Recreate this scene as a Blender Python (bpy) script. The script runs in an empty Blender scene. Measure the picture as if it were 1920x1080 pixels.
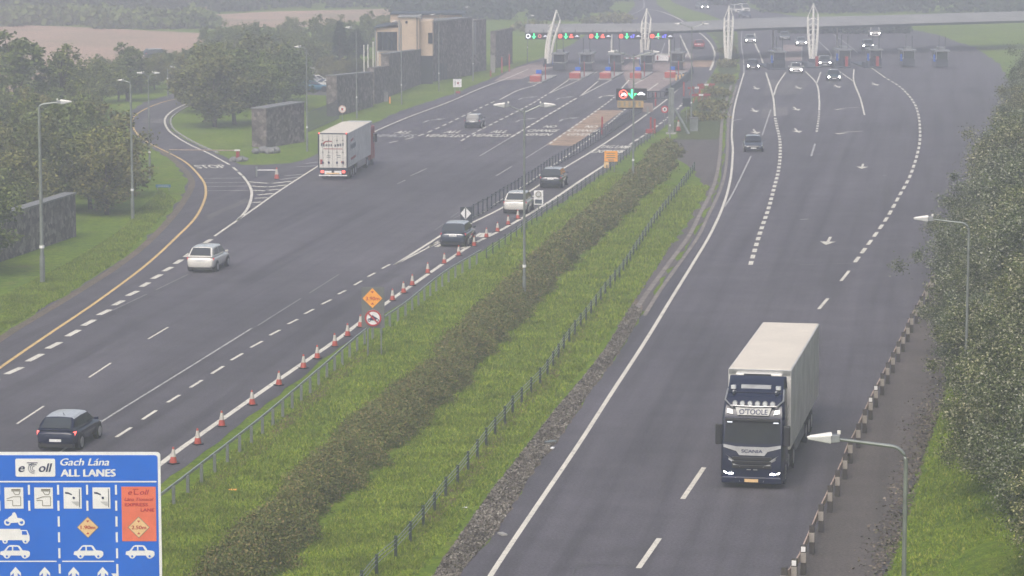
import bpy, bmesh, math, random
import numpy as np
from mathutils import Vector, Matrix

# ---------------------------------------------------------------- camera, sky, sun, exposure
F_PX, PITCH, CAM_H = 5500.0, math.radians(7.46), 23.06
scene = bpy.context.scene
COL = scene.collection
cam_d = bpy.data.cameras.new("camera")
cam_d.sensor_width = 36.0
cam_d.lens = F_PX * 36.0 / 1920.0
cam_d.clip_end = 6000.0
cam_d.clip_start = 0.5
cam = bpy.data.objects.new("camera", cam_d)
COL.objects.link(cam)
cam.location = (0, 0, CAM_H)
cam.rotation_euler = (math.radians(90) - PITCH, 0, 0)
scene.camera = cam

SUN_EL, SUN_AZ = math.radians(52), math.radians(200)   # azimuth clockwise from +Y
world = bpy.data.worlds.new("World")
scene.world = world
world.use_nodes = True
wn = world.node_tree
bg = wn.nodes["Background"]
sky = wn.nodes.new("ShaderNodeTexSky")
sky.sky_type = 'NISHITA'
sky.sun_disc = False
sky.sun_elevation = SUN_EL
sky.sun_rotation = SUN_AZ
sky.dust_density = 5.0
sky.air_density = 1.0
hs = wn.nodes.new("ShaderNodeHueSaturation"); hs.inputs["Saturation"].default_value = 0.75   # overcast: greyer than a clear sky
wn.links.new(sky.outputs[0], hs.inputs["Color"]); wn.links.new(hs.outputs[0], bg.inputs[0])
bg.inputs[1].default_value = 0.15
sun_d = bpy.data.lights.new("sun", 'SUN')
sun_d.energy = 1.15
sun_d.angle = math.radians(25)
sun_d.color = (1.0, 0.93, 0.84)
sun = bpy.data.objects.new("sun", sun_d)
COL.objects.link(sun)
sd = Vector((math.sin(SUN_AZ) * math.cos(SUN_EL), math.cos(SUN_AZ) * math.cos(SUN_EL), math.sin(SUN_EL)))
sun.rotation_euler = sd.to_track_quat('Z', 'Y').to_euler()
scene.view_settings.view_transform = 'Standard'
scene.view_settings.look = 'None'
scene.view_settings.gamma = 1.0
scene.view_settings.exposure = 0.36
scene.cycles.volume_bounces = 1
scene.cycles.max_bounces = 6

# ---------------------------------------------------------------- helpers
def G(u, v, h=0.0):
    """survey point: where the sight line through photo pixel (u,v) meets height h"""
    a, b = (u - 960.0) / F_PX, (v - 540.0) / F_PX
    c, s = math.cos(PITCH), math.sin(PITCH)
    d = Vector((a, c - b * s, -s - b * c))
    t = (h - CAM_H) / d.z
    return Vector((d.x * t, d.y * t, h))

def S(v, h=0.0):
    """pixels per metre at ground row v"""
    p = G(960, v, h)
    return F_PX / (p.y * math.cos(PITCH) + (CAM_H - h) * math.sin(PITCH))

def tag(o, label=None, cat=None, group=None, kind=None):
    if label: o["label"] = label
    if cat: o["category"] = cat
    if group: o["group"] = group
    if kind: o["kind"] = kind
    return o

def thing(name, label, cat, loc=(0, 0, 0), rz=0.0, group=None):
    o = bpy.data.objects.new(name, None)
    COL.objects.link(o)
    o.empty_display_size = 0.3
    o.location = loc
    o.rotation_euler = (0, 0, rz)
    return tag(o, label, cat, group)

def dup(root, loc, rz=0.0, label=None, group=None, scale=None):
    r = root.copy(); COL.objects.link(r)
    r.location = loc; r.rotation_euler = (0, 0, rz)
    if scale: r.scale = scale
    if label: r["label"] = label
    if group: r["group"] = group
    for ch in list(root.children):
        if ch.get("_d"): continue
        c = ch.copy(); COL.objects.link(c); c.parent = r
        for g in list(ch.children):
            d = g.copy(); COL.objects.link(d); d.parent = c
    return r

class MB:
    def __init__(self): self.v = []; self.f = []
    def add(self, vs, fs):
        b = len(self.v); self.v += [tuple(p) for p in vs]
        self.f += [tuple(i + b for i in f) for f in fs]; return self
    def box(self, x0, x1, y0, y1, z0, z1):
        return self.add([(x0,y0,z0),(x1,y0,z0),(x1,y1,z0),(x0,y1,z0),(x0,y0,z1),(x1,y0,z1),(x1,y1,z1),(x0,y1,z1)],
            [(3,2,1,0),(4,5,6,7),(0,1,5,4),(1,2,6,5),(2,3,7,6),(3,0,4,7)])
    def hexa(self, b, t):
        return self.add(list(b) + list(t), [(3,2,1,0),(4,5,6,7),(0,1,5,4),(1,2,6,5),(2,3,7,6),(3,0,4,7)])
    def poly(self, pts): return self.add(pts, [tuple(range(len(pts)))])
    def prism(self, pts, axis, a0, a1):
        """2-D outline extruded: axis 'y' -> pts are (x,z); 'x' -> pts are (y,z); 'z' -> (x,y)"""
        n = len(pts)
        def m(p, a): return (p[0], a, p[1]) if axis == 'y' else ((a, p[0], p[1]) if axis == 'x' else (p[0], p[1], a))
        vs = [m(p, a0) for p in pts] + [m(p, a1) for p in pts]
        fs = [tuple(range(n))[::-1], tuple(range(n, 2 * n))] + [(i, (i + 1) % n, n + (i + 1) % n, n + i) for i in range(n)]
        return self.add(vs, fs)
    def tube(self, pts, r, n=8, caps=True):
        pts = [Vector(p) for p in pts]
        rs = r if isinstance(r, (list, tuple)) else [r] * len(pts)
        vs = []; fs = []
        up = None
        for i, p in enumerate(pts):
            d = (pts[min(i + 1, len(pts) - 1)] - pts[max(i - 1, 0)]).normalized()
            ref = Vector((0, 0, 1)) if abs(d.z) < 0.9 else Vector((0, 1, 0))
            a = d.cross(ref).normalized()
            if up is not None and a.dot(up) < 0 and abs(d.z) < 0.9: a = -a
            up = a
            b = d.cross(a).normalized()
            for k in range(n):
                t = 2 * math.pi * k / n
                vs.append(p + (a * math.cos(t) + b * math.sin(t)) * rs[i])
        for i in range(len(pts) - 1):
            for k in range(n):
                fs.append((i*n+k, i*n+(k+1)%n, (i+1)*n+(k+1)%n, (i+1)*n+k))
        if caps:
            fs.append(tuple(range(n))[::-1]); fs.append(tuple(range((len(pts)-1)*n, len(pts)*n)))
        return self.add(vs, fs)
    def disc(self, c, r, axis='y', n=24, t=0.02, r2=None):
        """short cylinder centred on c, or a ring when r2 (inner radius) is given"""
        def m(a, b, q):
            return (c[0]+a, c[1]+q, c[2]+b) if axis == 'y' else ((c[0]+q, c[1]+a, c[2]+b) if axis == 'x' else (c[0]+a, c[1]+b, c[2]+q))
        A = [(math.cos(2*math.pi*k/n), math.sin(2*math.pi*k/n)) for k in range(n)]
        if r2 is None:
            vs = [m(x*r, y*r, -t/2) for x, y in A] + [m(x*r, y*r, t/2) for x, y in A]
            return self.add(vs, [tuple(range(n))[::-1], tuple(range(n, 2*n))] + [(i,(i+1)%n,n+(i+1)%n,n+i) for i in range(n)])
        vs = []
        for q in (-t/2, t/2):
            for rr in (r, r2): vs += [m(x*rr, y*rr, q) for x, y in A]
        fs = []
        for i in range(n):
            j = (i+1) % n
            fs += [(i,j,n+j,n+i), (2*n+i,3*n+i,3*n+j,2*n+j), (i,2*n+i,2*n+j,j), (n+i,n+j,3*n+j,3*n+i)]
        return self.add(vs, fs)
    def build(self, name, mat, parent=None, bevel=0, smooth=None, loc=None):
        me = bpy.data.meshes.new(name)
        me.from_pydata(self.v, [], self.f)
        me.validate()
        bm = bmesh.new(); bm.from_mesh(me)
        bmesh.ops.recalc_face_normals(bm, faces=bm.faces)
        bm.to_mesh(me); bm.free()
        if mat: me.materials.append(mat)
        if smooth is not None:
            me.shade_smooth(); me.set_sharp_from_angle(angle=math.radians(smooth))
        o = bpy.data.objects.new(name, me); COL.objects.link(o)
        if parent: o.parent = parent
        if loc: o.location = loc
        if bevel:
            m = o.modifiers.new("bevel", 'BEVEL'); m.width = bevel; m.segments = 2; m.limit_method = 'ANGLE'
        return o

_tc = {}
def text_geo(s, shear=0.0):
    """filled outline of a string, cap height about 1, starting at x=0 -> (verts2d, faces, width)"""
    k = (s, shear)
    if k in _tc: return _tc[k]
    cu = bpy.data.curves.new("t", 'FONT'); cu.body = s; cu.size = 1.38; cu.resolution_u = 3; cu.shear = shear
    o = bpy.data.objects.new("t", cu); COL.objects.link(o)
    bpy.context.view_layer.update()
    ev = o.evaluated_get(bpy.context.evaluated_depsgraph_get())
    me = ev.to_mesh()
    vs = [(v.co.x, v.co.y) for v in me.vertices]; fs = [tuple(p.vertices) for p in me.polygons]
    ev.to_mesh_clear()
    bpy.data.objects.remove(o); bpy.data.curves.remove(cu)
    xs = [p[0] for p in vs] or [0, 1]
    x0, w = min(xs), max(xs) - min(xs)
    _tc[k] = ([(x - x0, y) for x, y in vs], fs, w)
    return _tc[k]

def put_text(mb, s, fn, width, height, shear=0.0, bold=0.0, lift=(0, -.002, 0)):
    """fn maps (x,z) in metres to a 3-D point"""
    vs, fs, w = text_geo(s, shear)
    k = width / w
    mb.add([fn(x * k, y * height) for x, y in vs], fs)
    if bold:
        mb.add([Vector(fn(x * k + bold, y * height + bold * .4)) + Vector(lift) for x, y in vs], fs)

def catmull(pts, step=8):
    if len(pts) < 3: return [Vector(p) for p in pts]
    P = [Vector(p) for p in pts]; P = [2 * P[0] - P[1]] + P + [2 * P[-1] - P[-2]]
    out = []
    for i in range(1, len(P) - 2):
        for k in range(step):
            t = k / step
            a, b, c, d = P[i-1], P[i], P[i+1], P[i+2]
            out.append(0.5 * ((2*b) + (c-a)*t + (2*a-5*b+4*c-d)*t*t + (3*b-a-3*c+d)*t**3))
    out.append(P[-2]); return out

def line_pts(px, smooth=True, h=0.0):
    p = [G(u, v, h) for u, v in px]
    return catmull(p, 6) if smooth else p

def offset(pts, d):
    out = []
    for i, p in enumerate(pts):
        t = pts[min(i+1, len(pts)-1)] - pts[max(i-1, 0)]; t.z = 0; t.normalize()
        out.append(p + Vector((t.y, -t.x, 0)) * d)
    return out

def ribbon(mb, pts, w, z):
    L, R = offset(pts, -w/2), offset(pts, w/2)
    n = len(pts)
    mb.add([(p.x, p.y, z) for p in L] + [(p.x, p.y, z) for p in R], [(i, n+i, n+i+1, i+1) for i in range(n-1)])

def along(pts, step, start=0.0):
    """points every `step` metres with their direction"""
    out = []; acc = start
    for a, b in zip(pts[:-1], pts[1:]):
        L = (b - a).length; d = (b - a).normalized()
        while acc <= L:
            out.append((a + d * acc, d)); acc += step
        acc -= L
    return out

def dashes(mb, pts, w, z, on, off):
    tot = sum((b - a).length for a, b in zip(pts[:-1], pts[1:]))
    s = 0.0
    fine = along(pts, 0.5)
    n = int(tot / 0.5)
    per = int((on + off) / 0.5); k = int(on / 0.5)
    i = 0
    while i + k < len(fine):
        ribbon(mb, [fine[j][0] for j in range(i, i + k + 1)], w, z); i += per

# ---------------------------------------------------------------- materials
def new_mat(name):
    m = bpy.data.materials.new(name); m.use_nodes = True
    return m, m.node_tree, m.node_tree.nodes["Principled BSDF"]

def paint(name, rgb, rough=0.5, metal=0.0, var=0.12, scale=3.0, spec=0.5, emit=0.0, coat=0.0, dirt=None):
    m, nt, b = new_mat(name)
    tc = nt.nodes.new("ShaderNodeTexCoord")
    n = nt.nodes.new("ShaderNodeTexNoise"); n.inputs["Scale"].default_value = scale; n.inputs["Detail"].default_value = 5
    nt.links.new(tc.outputs["Object"], n.inputs["Vector"])
    r = nt.nodes.new("ShaderNodeValToRGB")
    lo = [c * (1 - var) for c in rgb]; hi = [min(1, c * (1 + var)) for c in rgb]
    if dirt: lo = [c * (1 - dirt) + d * dirt for c, d in zip(rgb, (0.12, 0.10, 0.08))]
    r.color_ramp.elements[0].position = 0.35; r.color_ramp.elements[0].color = (*lo, 1)
    r.color_ramp.elements[1].position = 0.65; r.color_ramp.elements[1].color = (*hi, 1)
    nt.links.new(n.outputs["Fac"], r.inputs["Fac"])
    nt.links.new(r.outputs["Color"], b.inputs["Base Color"])
    b.inputs["Roughness"].default_value = rough; b.inputs["Metallic"].default_value = metal
    b.inputs["Specular IOR Level"].default_value = spec
    b.inputs["Coat Weight"].default_value = coat
    if emit:
        b.inputs["Emission Color"].default_value = (*rgb, 1); b.inputs["Emission Strength"].default_value = emit
    return m

def ramp(nt, src, stops):
    r = nt.nodes.new("ShaderNodeValToRGB"); e = r.color_ramp.elements
    while len(e) < len(stops): e.new(0.5)
    for i, (p, c) in enumerate(stops): e[i].position = p; e[i].color = (*c, 1)
    nt.links.new(src, r.inputs["Fac"]); return r.outputs["Color"]

def noise(nt, vec, scale, detail=4, rough=0.55):
    n = nt.nodes.new("ShaderNodeTexNoise"); n.inputs["Scale"].default_value = scale
    n.inputs["Detail"].default_value = detail; n.inputs["Roughness"].default_value = rough
    if vec: nt.links.new(vec, n.inputs["Vector"])
    return n.outputs["Fac"]

def mix(nt, a, b, fac, mode='MIX'):
    m = nt.nodes.new("ShaderNodeMix"); m.data_type = 'RGBA'; m.blend_type = mode
    if isinstance(fac, float): m.inputs[0].default_value = fac
    else: nt.links.new(fac, m.inputs[0])
    for i, x in ((6, a), (7, b)):
        if isinstance(x, tuple): m.inputs[i].default_value = (*x, 1)
        else: nt.links.new(x, m.inputs[i])
    return m.outputs[2]

def mapped(nt, scale=(1, 1, 1), rz=0.0):
    tc = nt.nodes.new("ShaderNodeTexCoord"); mp = nt.nodes.new("ShaderNodeMapping")
    mp.inputs["Rotation"].default_value = (0, 0, rz)
    nt.links.new(tc.outputs["Object"], mp.inputs["Vector"])
    m2 = nt.nodes.new("ShaderNodeMapping"); m2.inputs["Scale"].default_value = scale
    nt.links.new(mp.outputs["Vector"], m2.inputs["Vector"]); return m2.outputs["Vector"]

def bump(nt, b, h, strength, dist=0.05):
    n = nt.nodes.new("ShaderNodeBump"); n.inputs["Strength"].default_value = strength; n.inputs["Distance"].default_value = dist
    nt.links.new(h, n.inputs["Height"]); nt.links.new(n.outputs[0], b.inputs["Normal"])

def asphalt_mat(name, c, tint2, streak=0.35):
    m, nt, b = new_mat(name)
    v = mapped(nt)
    vs = mapped(nt, (0.9, 0.018, 1), math.radians(8.3))
    big = noise(nt, v, 0.035, 5); fine = noise(nt, v, 9.0, 3, 0.7); st = noise(nt, vs, 1.0, 5, 0.6); mid = noise(nt, v, 0.45, 5)
    c1 = ramp(nt, big, [(0.3, tuple(x * 0.78 for x in c)), (0.7, tint2)])
    c2 = ramp(nt, st, [(0.30, (0.66,) * 3), (0.5, (1.0,) * 3), (0.72, (1.22,) * 3)])
    c3 = ramp(nt, fine, [(0.28, (0.5,) * 3), (0.72, (1.5,) * 3)])
    c4 = ramp(nt, mid, [(0.3, (0.84,) * 3), (0.7, (1.13,) * 3)])
    x = mix(nt, c1, c2, min(1.0, streak + 0.65), 'MULTIPLY'); x = mix(nt, x, c3, 0.8, 'MULTIPLY'); x = mix(nt, x, c4, 1.0, 'MULTIPLY')
    nt.links.new(x, b.inputs["Base Color"]); b.inputs["Roughness"].default_value = 0.82
    b.inputs["Specular IOR Level"].default_value = 0.3
    bump(nt, b, fine, 0.35, 0.03)
    return m

def grass_mat(name, lo, mid_, hi, patch, s=1.0):
    m, nt, b = new_mat(name)
    v = mapped(nt)
    a = noise(nt, v, 0.12 * s, 6, 0.6); f = noise(nt, v, 1.6 * s, 6, 0.7); g = noise(nt, v, 6.5 * s, 5, 0.75); q = noise(nt, v, 0.5 * s, 5)
    x = ramp(nt, f, [(0.3, lo), (0.5, mid_), (0.72, hi)])
    y = ramp(nt, g, [(0.28, (0.45,) * 3), (0.5, (0.95,) * 3), (0.72, (1.5,) * 3)])
    z = ramp(nt, a, [(0.3, (0.72, 0.82, 0.7)), (0.7, (1.22, 1.12, 1.1))])
    x = mix(nt, x, y, 1.0, 'MULTIPLY'); x = mix(nt, x, z, 1.0, 'MULTIPLY')
    pm = ramp(nt, q, [(0.56, (0,) * 3), (0.72, (0.6,) * 3)])
    x = mix(nt, x, patch, pm)
    nt.links.new(x, b.inputs["Base Color"]); b.inputs["Roughness"].default_value = 0.9
    b.inputs["Specular IOR Level"].default_value = 0.15
    bump(nt, b, g, 0.9, 0.15)
    return m

def leaf_mat(name, cols, rough=0.6, trans=0.0):
    m, nt, b = new_mat(name)
    ge = nt.nodes.new("ShaderNodeNewGeometry"); oi = nt.nodes.new("ShaderNodeObjectInfo")
    n = len(cols)
    x = ramp(nt, ge.outputs["Random Per Island"], [(i / max(1, n - 1), c) for i, c in enumerate(cols)])
    y = ramp(nt, oi.outputs["Random"], [(0.0, (0.72, 0.8, 0.8)), (0.5, (1.0, 1.0, 1.0)), (1.0, (1.3, 1.16, 0.85))])
    x = mix(nt, x, y, 1.0, 'MULTIPLY')
    v = mapped(nt)
    q = ramp(nt, noise(nt, v, 0.5, 3), [(0.3, (0.72,) * 3), (0.7, (1.25,) * 3)])
    x = mix(nt, x, q, 1.0, 'MULTIPLY')
    nt.links.new(x, b.inputs["Base Color"]); b.inputs["Roughness"].default_value = rough
    b.inputs["Specular IOR Level"].default_value = 0.2
    return m

def stone_mat(name, base):
    m, nt, b = new_mat(name)
    v = mapped(nt)
    vo = nt.nodes.new("ShaderNodeTexVoronoi"); vo.inputs["Scale"].default_value = 2.7
    nt.links.new(v, vo.inputs["Vector"])
    vd = nt.nodes.new("ShaderNodeTexVoronoi"); vd.inputs["Scale"].default_value = 2.7; vd.feature = 'DISTANCE_TO_EDGE'
    nt.links.new(v, vd.inputs["Vector"])
    sp = nt.nodes.new("ShaderNodeSeparateColor"); nt.links.new(vo.outputs["Color"], sp.inputs[0])
    x = ramp(nt, sp.outputs[0], [(0.0, tuple(c * 0.4 for c in base)), (0.5, base), (1.0, tuple(c * 1.9 for c in base))])
    e = ramp(nt, vd.outputs["Distance"], [(0.0, (0.45,) * 3), (0.08, (1,) * 3)])
    x = mix(nt, x, e, 1.0, 'MULTIPLY')
    q = ramp(nt, noise(nt, v, 0.6, 5), [(0.3, (0.75, 0.78, 0.72)), (0.7, (1.2, 1.15, 1.15))])
    x = mix(nt, x, q, 1.0, 'MULTIPLY')
    nt.links.new(x, b.inputs["Base Color"]); b.inputs["Roughness"].default_value = 0.9
    bump(nt, b, vd.outputs["Distance"], 0.6, 0.06)
    return m

def marking_mat(name, rgb, under, amount=0.5):
    m, nt, b = new_mat(name)
    v = mapped(nt)
    n = noise(nt, v, 2.2, 6, 0.75)
    f = ramp(nt, n, [(max(0.0, 0.5 - amount * 0.45), (1,) * 3), (0.72, (0,) * 3)])
    f2 = ramp(nt, noise(nt, v, 0.4, 3), [(0.3, (0.85,) * 3), (0.7, (1.05,) * 3)])
    x = mix(nt, rgb, under, mix(nt, (0.0, 0.0, 0.0), f, 0.35 + amount * 0.4)) if False else mix(nt, under, rgb, ramp(nt, n, [(0.28 + amount * 0.16, (0.25,) * 3), (0.45 + amount * 0.12, (1,) * 3)]))
    x = mix(nt, x, f2, 1.0, 'MULTIPLY')
    nt.links.new(x, b.inputs["Base Color"]); b.inputs["Roughness"].default_value = 0.7
    return m

ASPH = (0.083, 0.077, 0.089)
M = {}
M['asphalt'] = asphalt_mat("asphalt", ASPH, (0.100, 0.092, 0.106))
M['asphalt_brown'] = asphalt_mat("brown asphalt", (0.098, 0.085, 0.08), (0.115, 0.098, 0.092), 0.2)
M['asphalt_pale'] = asphalt_mat("pale asphalt", (0.12, 0.112, 0.115), (0.145, 0.135, 0.135), 0.3)
M['grass'] = grass_mat("grass", (0.075, 0.135, 0.006), (0.135, 0.21, 0.010), (0.215, 0.285, 0.02), (0.20, 0.18, 0.05))
M['rough_grass'] = grass_mat("rough grass", (0.05, 0.07, 0.025), (0.075, 0.10, 0.035), (0.12, 0.13, 0.05), (0.11, 0.085, 0.05), 0.8)
M['soil'] = grass_mat("soil", (0.11, 0.088, 0.07), (0.165, 0.13, 0.105), (0.25, 0.2, 0.16), (0.09, 0.10, 0.045), 2.5)
M['gravel'] = grass_mat("gravel", (0.12, 0.095, 0.08), (0.19, 0.155, 0.13), (0.28, 0.235, 0.2), (0.13, 0.13, 0.07), 2.2)
M['stubble'] = grass_mat("stubble field", (0.36, 0.245, 0.19), (0.43, 0.30, 0.235), (0.50, 0.36, 0.285), (0.38, 0.28, 0.2), 0.4)
M['tan_surf'] = paint("buff anti-skid surfacing", (0.30, 0.20, 0.13), 0.85, var=0.25, scale=0.6)
M['pink_conc'] = paint("pinkish concrete", (0.26, 0.2, 0.185), 0.85, var=0.2, scale=0.4)
M['channel'] = paint("concrete channel", (0.19, 0.165, 0.145), 0.85, var=0.35, scale=1.2)
M['white_mark'] = marking_mat("white road paint", (0.66, 0.62, 0.53), ASPH, 0.15)
M['worn_mark'] = marking_mat("worn white road paint", (0.42, 0.41, 0.39), ASPH, 0.6)
M['faint_mark'] = marking_mat("faint road paint", (0.22, 0.215, 0.21), ASPH, 0.5)
M['yellow_mark'] = marking_mat("yellow road paint", (0.64, 0.44, 0.17), ASPH, 0.2)
M['dark_patch'] = paint("sealed crack", (0.05, 0.05, 0.055), 0.8, var=0.3, scale=2)
M['galv'] = paint("galvanised steel", (0.26, 0.28, 0.265), 0.45, 0.6, var=0.2, scale=1.5)
M['mast_white'] = paint("white painted steel", (0.74, 0.72, 0.66), 0.5, var=0.08)
M['grey_steel'] = paint("grey painted steel", (0.22, 0.23, 0.24), 0.5, 0.3, var=0.15)
M['dark_steel'] = paint("dark painted steel", (0.035, 0.045, 0.06), 0.5, 0.2, var=0.2)
M['dry_grass'] = grass_mat("dry grass", (0.10, 0.085, 0.04), (0.17, 0.125, 0.07), (0.24, 0.17, 0.10), (0.10, 0.12, 0.03), 2.0)
M['rail'] = paint("crash rail steel", (0.42, 0.44, 0.42), 0.4, 0.5, var=0.1)
M['black'] = paint("black plastic", (0.012, 0.012, 0.014), 0.5, var=0.3)
M['rubber'] = paint("tyre rubber", (0.018, 0.018, 0.02), 0.8, var=0.3, scale=8)
M['glass'] = paint("tinted glass", (0.012, 0.018, 0.024), 0.06, var=0.3, scale=1, spec=0.9)
M['rim'] = paint("alloy rim", (0.45, 0.45, 0.46), 0.35, 0.8, var=0.2)
M['red'] = paint("red paint", (0.30, 0.035, 0.035), 0.45, var=0.15)
M['tail'] = paint("red lamp lens", (0.5, 0.02, 0.025), 0.2, var=0.1, emit=0.25)
M['brake'] = paint("lit red lamp", (1.0, 0.1, 0.08), 0.2, var=0.05, emit=2.5)
M['head'] = paint("lit headlamp", (1.0, 0.97, 0.85), 0.2, var=0.02, emit=30.0)
M['lens'] = paint("clear lamp lens", (0.6, 0.62, 0.62), 0.1, var=0.1, spec=0.8)
M['plate'] = paint("white number plate", (0.7, 0.7, 0.68), 0.4, var=0.05)
M['silver'] = paint("silver trim", (0.42, 0.42, 0.42), 0.3, 0.7, var=0.1)
M['stone'] = stone_mat("dark stone cladding", (0.14, 0.122, 0.118))
M['stone_cap'] = paint("stone coping", (0.17, 0.17, 0.17), 0.8, var=0.2)
M['render_tan'] = paint("tan render", (0.52, 0.40, 0.29), 0.85, var=0.08, scale=0.5)
M['roof_white'] = paint("pale roof panel", (0.25, 0.245, 0.235), 0.6, var=0.12, scale=0.3)
M['concrete'] = paint("concrete", (0.32, 0.31, 0.29), 0.85, var=0.15, scale=0.8)
M['timber'] = paint("weathered timber", (0.20, 0.15, 0.12), 0.85, var=0.35, scale=3)
M['rail_timber'] = paint("pale timber rail", (0.36, 0.27, 0.22), 0.8, var=0.2, scale=2)
M['post_dark'] = paint("dark post", (0.045, 0.038, 0.034), 0.7, var=0.3, scale=6)
M['post_white'] = paint("white post band", (0.30, 0.27, 0.24), 0.6, var=0.12, scale=6)
M['post_green'] = paint("dark green post", (0.03, 0.05, 0.035), 0.6, var=0.3, scale=6)
M['bark'] = paint("bark", (0.07, 0.055, 0.04), 0.9, var=0.35, scale=5)
M['leaf_a'] = leaf_mat("mixed green leaves", [(0.05, 0.072, 0.016), (0.09, 0.12, 0.026), (0.135, 0.17, 0.042), (0.20, 0.22, 0.065)])
M['leaf_b'] = leaf_mat("olive leaves", [(0.065, 0.075, 0.02), (0.11, 0.12, 0.032), (0.16, 0.165, 0.045), (0.22, 0.19, 0.06)])
M['leaf_dark'] = leaf_mat("dark conifer needles", [(0.012, 0.026, 0.016), (0.022, 0.042, 0.024), (0.035, 0.06, 0.032)])
M['leaf_silver'] = leaf_mat("silver backed leaves", [(0.03, 0.048, 0.014), (0.055, 0.08, 0.024), (0.09, 0.115, 0.04), (0.18, 0.20, 0.11), (0.40, 0.40, 0.33)])
M['leaf_hedge'] = leaf_mat("hedge leaves", [(0.055, 0.085, 0.018), (0.10, 0.125, 0.028), (0.145, 0.15, 0.042), (0.22, 0.165, 0.075)])
M['blade'] = leaf_mat("grass blades", [(0.07, 0.13, 0.006), (0.125, 0.195, 0.010), (0.185, 0.265, 0.018), (0.28, 0.30, 0.06)])
M['sign_blue'] = paint("blue sign face", (0.004, 0.125, 0.60), 0.45, var=0.06, scale=0.6)
M['sign_white'] = paint("white sign face", (0.78, 0.77, 0.76), 0.45, var=0.04)
M['sign_salmon'] = paint("orange red sign face", (0.72, 0.16, 0.09), 0.45, var=0.06)
M['sign_sand'] = paint("sand sign face", (0.74, 0.50, 0.25), 0.45, var=0.05)
M['sign_yellow'] = paint("amber sign face", (0.85, 0.36, 0.05), 0.5, var=0.06)
M['sign_grey'] = paint("grey sign board", (0.13, 0.135, 0.13), 0.6, var=0.08)
M['ink'] = paint("dark blue ink", (0.012, 0.02, 0.08), 0.5, var=0.1)
M['sign_red'] = paint("red sign ink", (0.42, 0.03, 0.04), 0.5, var=0.1)
M['line_tan'] = paint("grey brown ink", (0.22, 0.2, 0.16), 0.5, var=0.1)
M['cone_red'] = paint("cone orange red", (0.40, 0.06, 0.04), 0.5, var=0.15)
M['cone_white'] = paint("cone reflective white", (0.48, 0.46, 0.41), 0.5, var=0.08)
M['led_green'] = paint("green led", (0.06, 1.0, 0.32), 0.5, var=0.02, emit=2.2)
M['led_red'] = paint("red led", (1.0, 0.12, 0.08), 0.5, var=0.02, emit=1.8)
M['led_white'] = paint("white led", (0.9, 0.92, 1.0), 0.5, var=0.02, emit=1.2)
M['led_blue'] = paint("blue led", (0.16, 0.16, 1.0), 0.5, var=0.02, emit=2.0)
M['led_amber'] = paint("amber led", (1.0, 0.5, 0.12), 0.5, var=0.02, emit=1.6)
# ---------------------------------------------------------------- ground, roads, markings
rng = random.Random(7)
def sheet(name, pts, mat, z, kind='structure'):
    o = MB().poly([(p.x, p.y, z) for p in pts]).build(name, mat)
    # keep normals up
    return tag(o, kind=kind)
def jag(pts, amp, step=1.5, seed=1):
    """wobble a boundary line the way grass creeps over a road edge"""
    r = random.Random(seed); out = []
    for a, b in zip(pts[:-1], pts[1:]):
        n = max(1, min(60, int((b - a).length / step)))
        d = (b - a).normalized(); nn = Vector((d.y, -d.x, 0))
        for k in range(n):
            out.append(a.lerp(b, k / n) + nn * r.uniform(-amp, amp))
    out.append(pts[-1]); return out

g = MB(); g.poly([(-3000, -200, 0), (3000, -200, 0), (3000, 5000, 0), (-3000, 5000, 0)])
tag(g.build("ground", M['grass']), kind='structure')

# asphalt of the left carriageway with its slip road (photo outline, surveyed to the ground)
slip_outer = [(-700, 1250), (-300, 855), (-120, 712), (0, 628), (60, 592), (120, 556), (200, 506), (260, 461), (310, 411), (340, 371), (352, 345), (344, 325), (322, 303), (295, 282), (264, 265), (244, 250), (235, 230), (242, 212), (270, 192), (315, 178), (360, 167), (420, 155)]
slip_inner = [(425, 163), (392, 179), (368, 191), (340, 204), (321, 218), (316, 229), (322, 243), (343, 258), (375, 275), (407, 288), (440, 304), (452, 309), (495, 309), (545, 306), (582, 296), (600, 286), (640, 262), (684, 238), (750, 208), (850, 176), (912, 151), (962, 128), (1022, 106), (1072, 83), (1098, 66), (1122, 52), (1150, 36), (1178, 24), (1190, 10), (1185, -20), (1150, -60)]
right_edge = [(1200, -60), (1226, -20), (1232, 8), (1262, 28), (1290, 40), (1318, 55), (1334, 70), (1345, 88), (1350, 105), (1345, 122), (1333, 144), (1318, 164), (1300, 184), (1266, 222), (1224, 254), (1190, 279), (1143, 317), (1096, 350), (1052, 380), (1012, 404), (948, 444), (892, 477), (812, 524), (740, 577), (690, 612), (640, 650), (584, 692), (537, 728), (487, 768), (430, 812), (385, 846), (345, 875), (250, 950), (60, 1110), (-300, 1420), (-560, 1700)]
pl = jag([G(u, v) for u, v in slip_outer], 0.25, 2, 3) + jag([G(u, v) for u, v in slip_inner], 0.15, 2, 4)
pr = jag([G(u, v) for u, v in right_edge], 0.15, 2, 5)
sheet("road", pl + pr, M['asphalt'], 0.006)
# brown worn band along the left verge and beside the slip road
so = [G(u, v) for u, v in slip_outer[1:14]]
mb = MB(); ribbon(mb, [p for p in offset(catmull(so, 3), 0.35)], 0.55, 0.011); tag(mb.build("verge_edge", M['gravel']), kind='structure')

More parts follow.
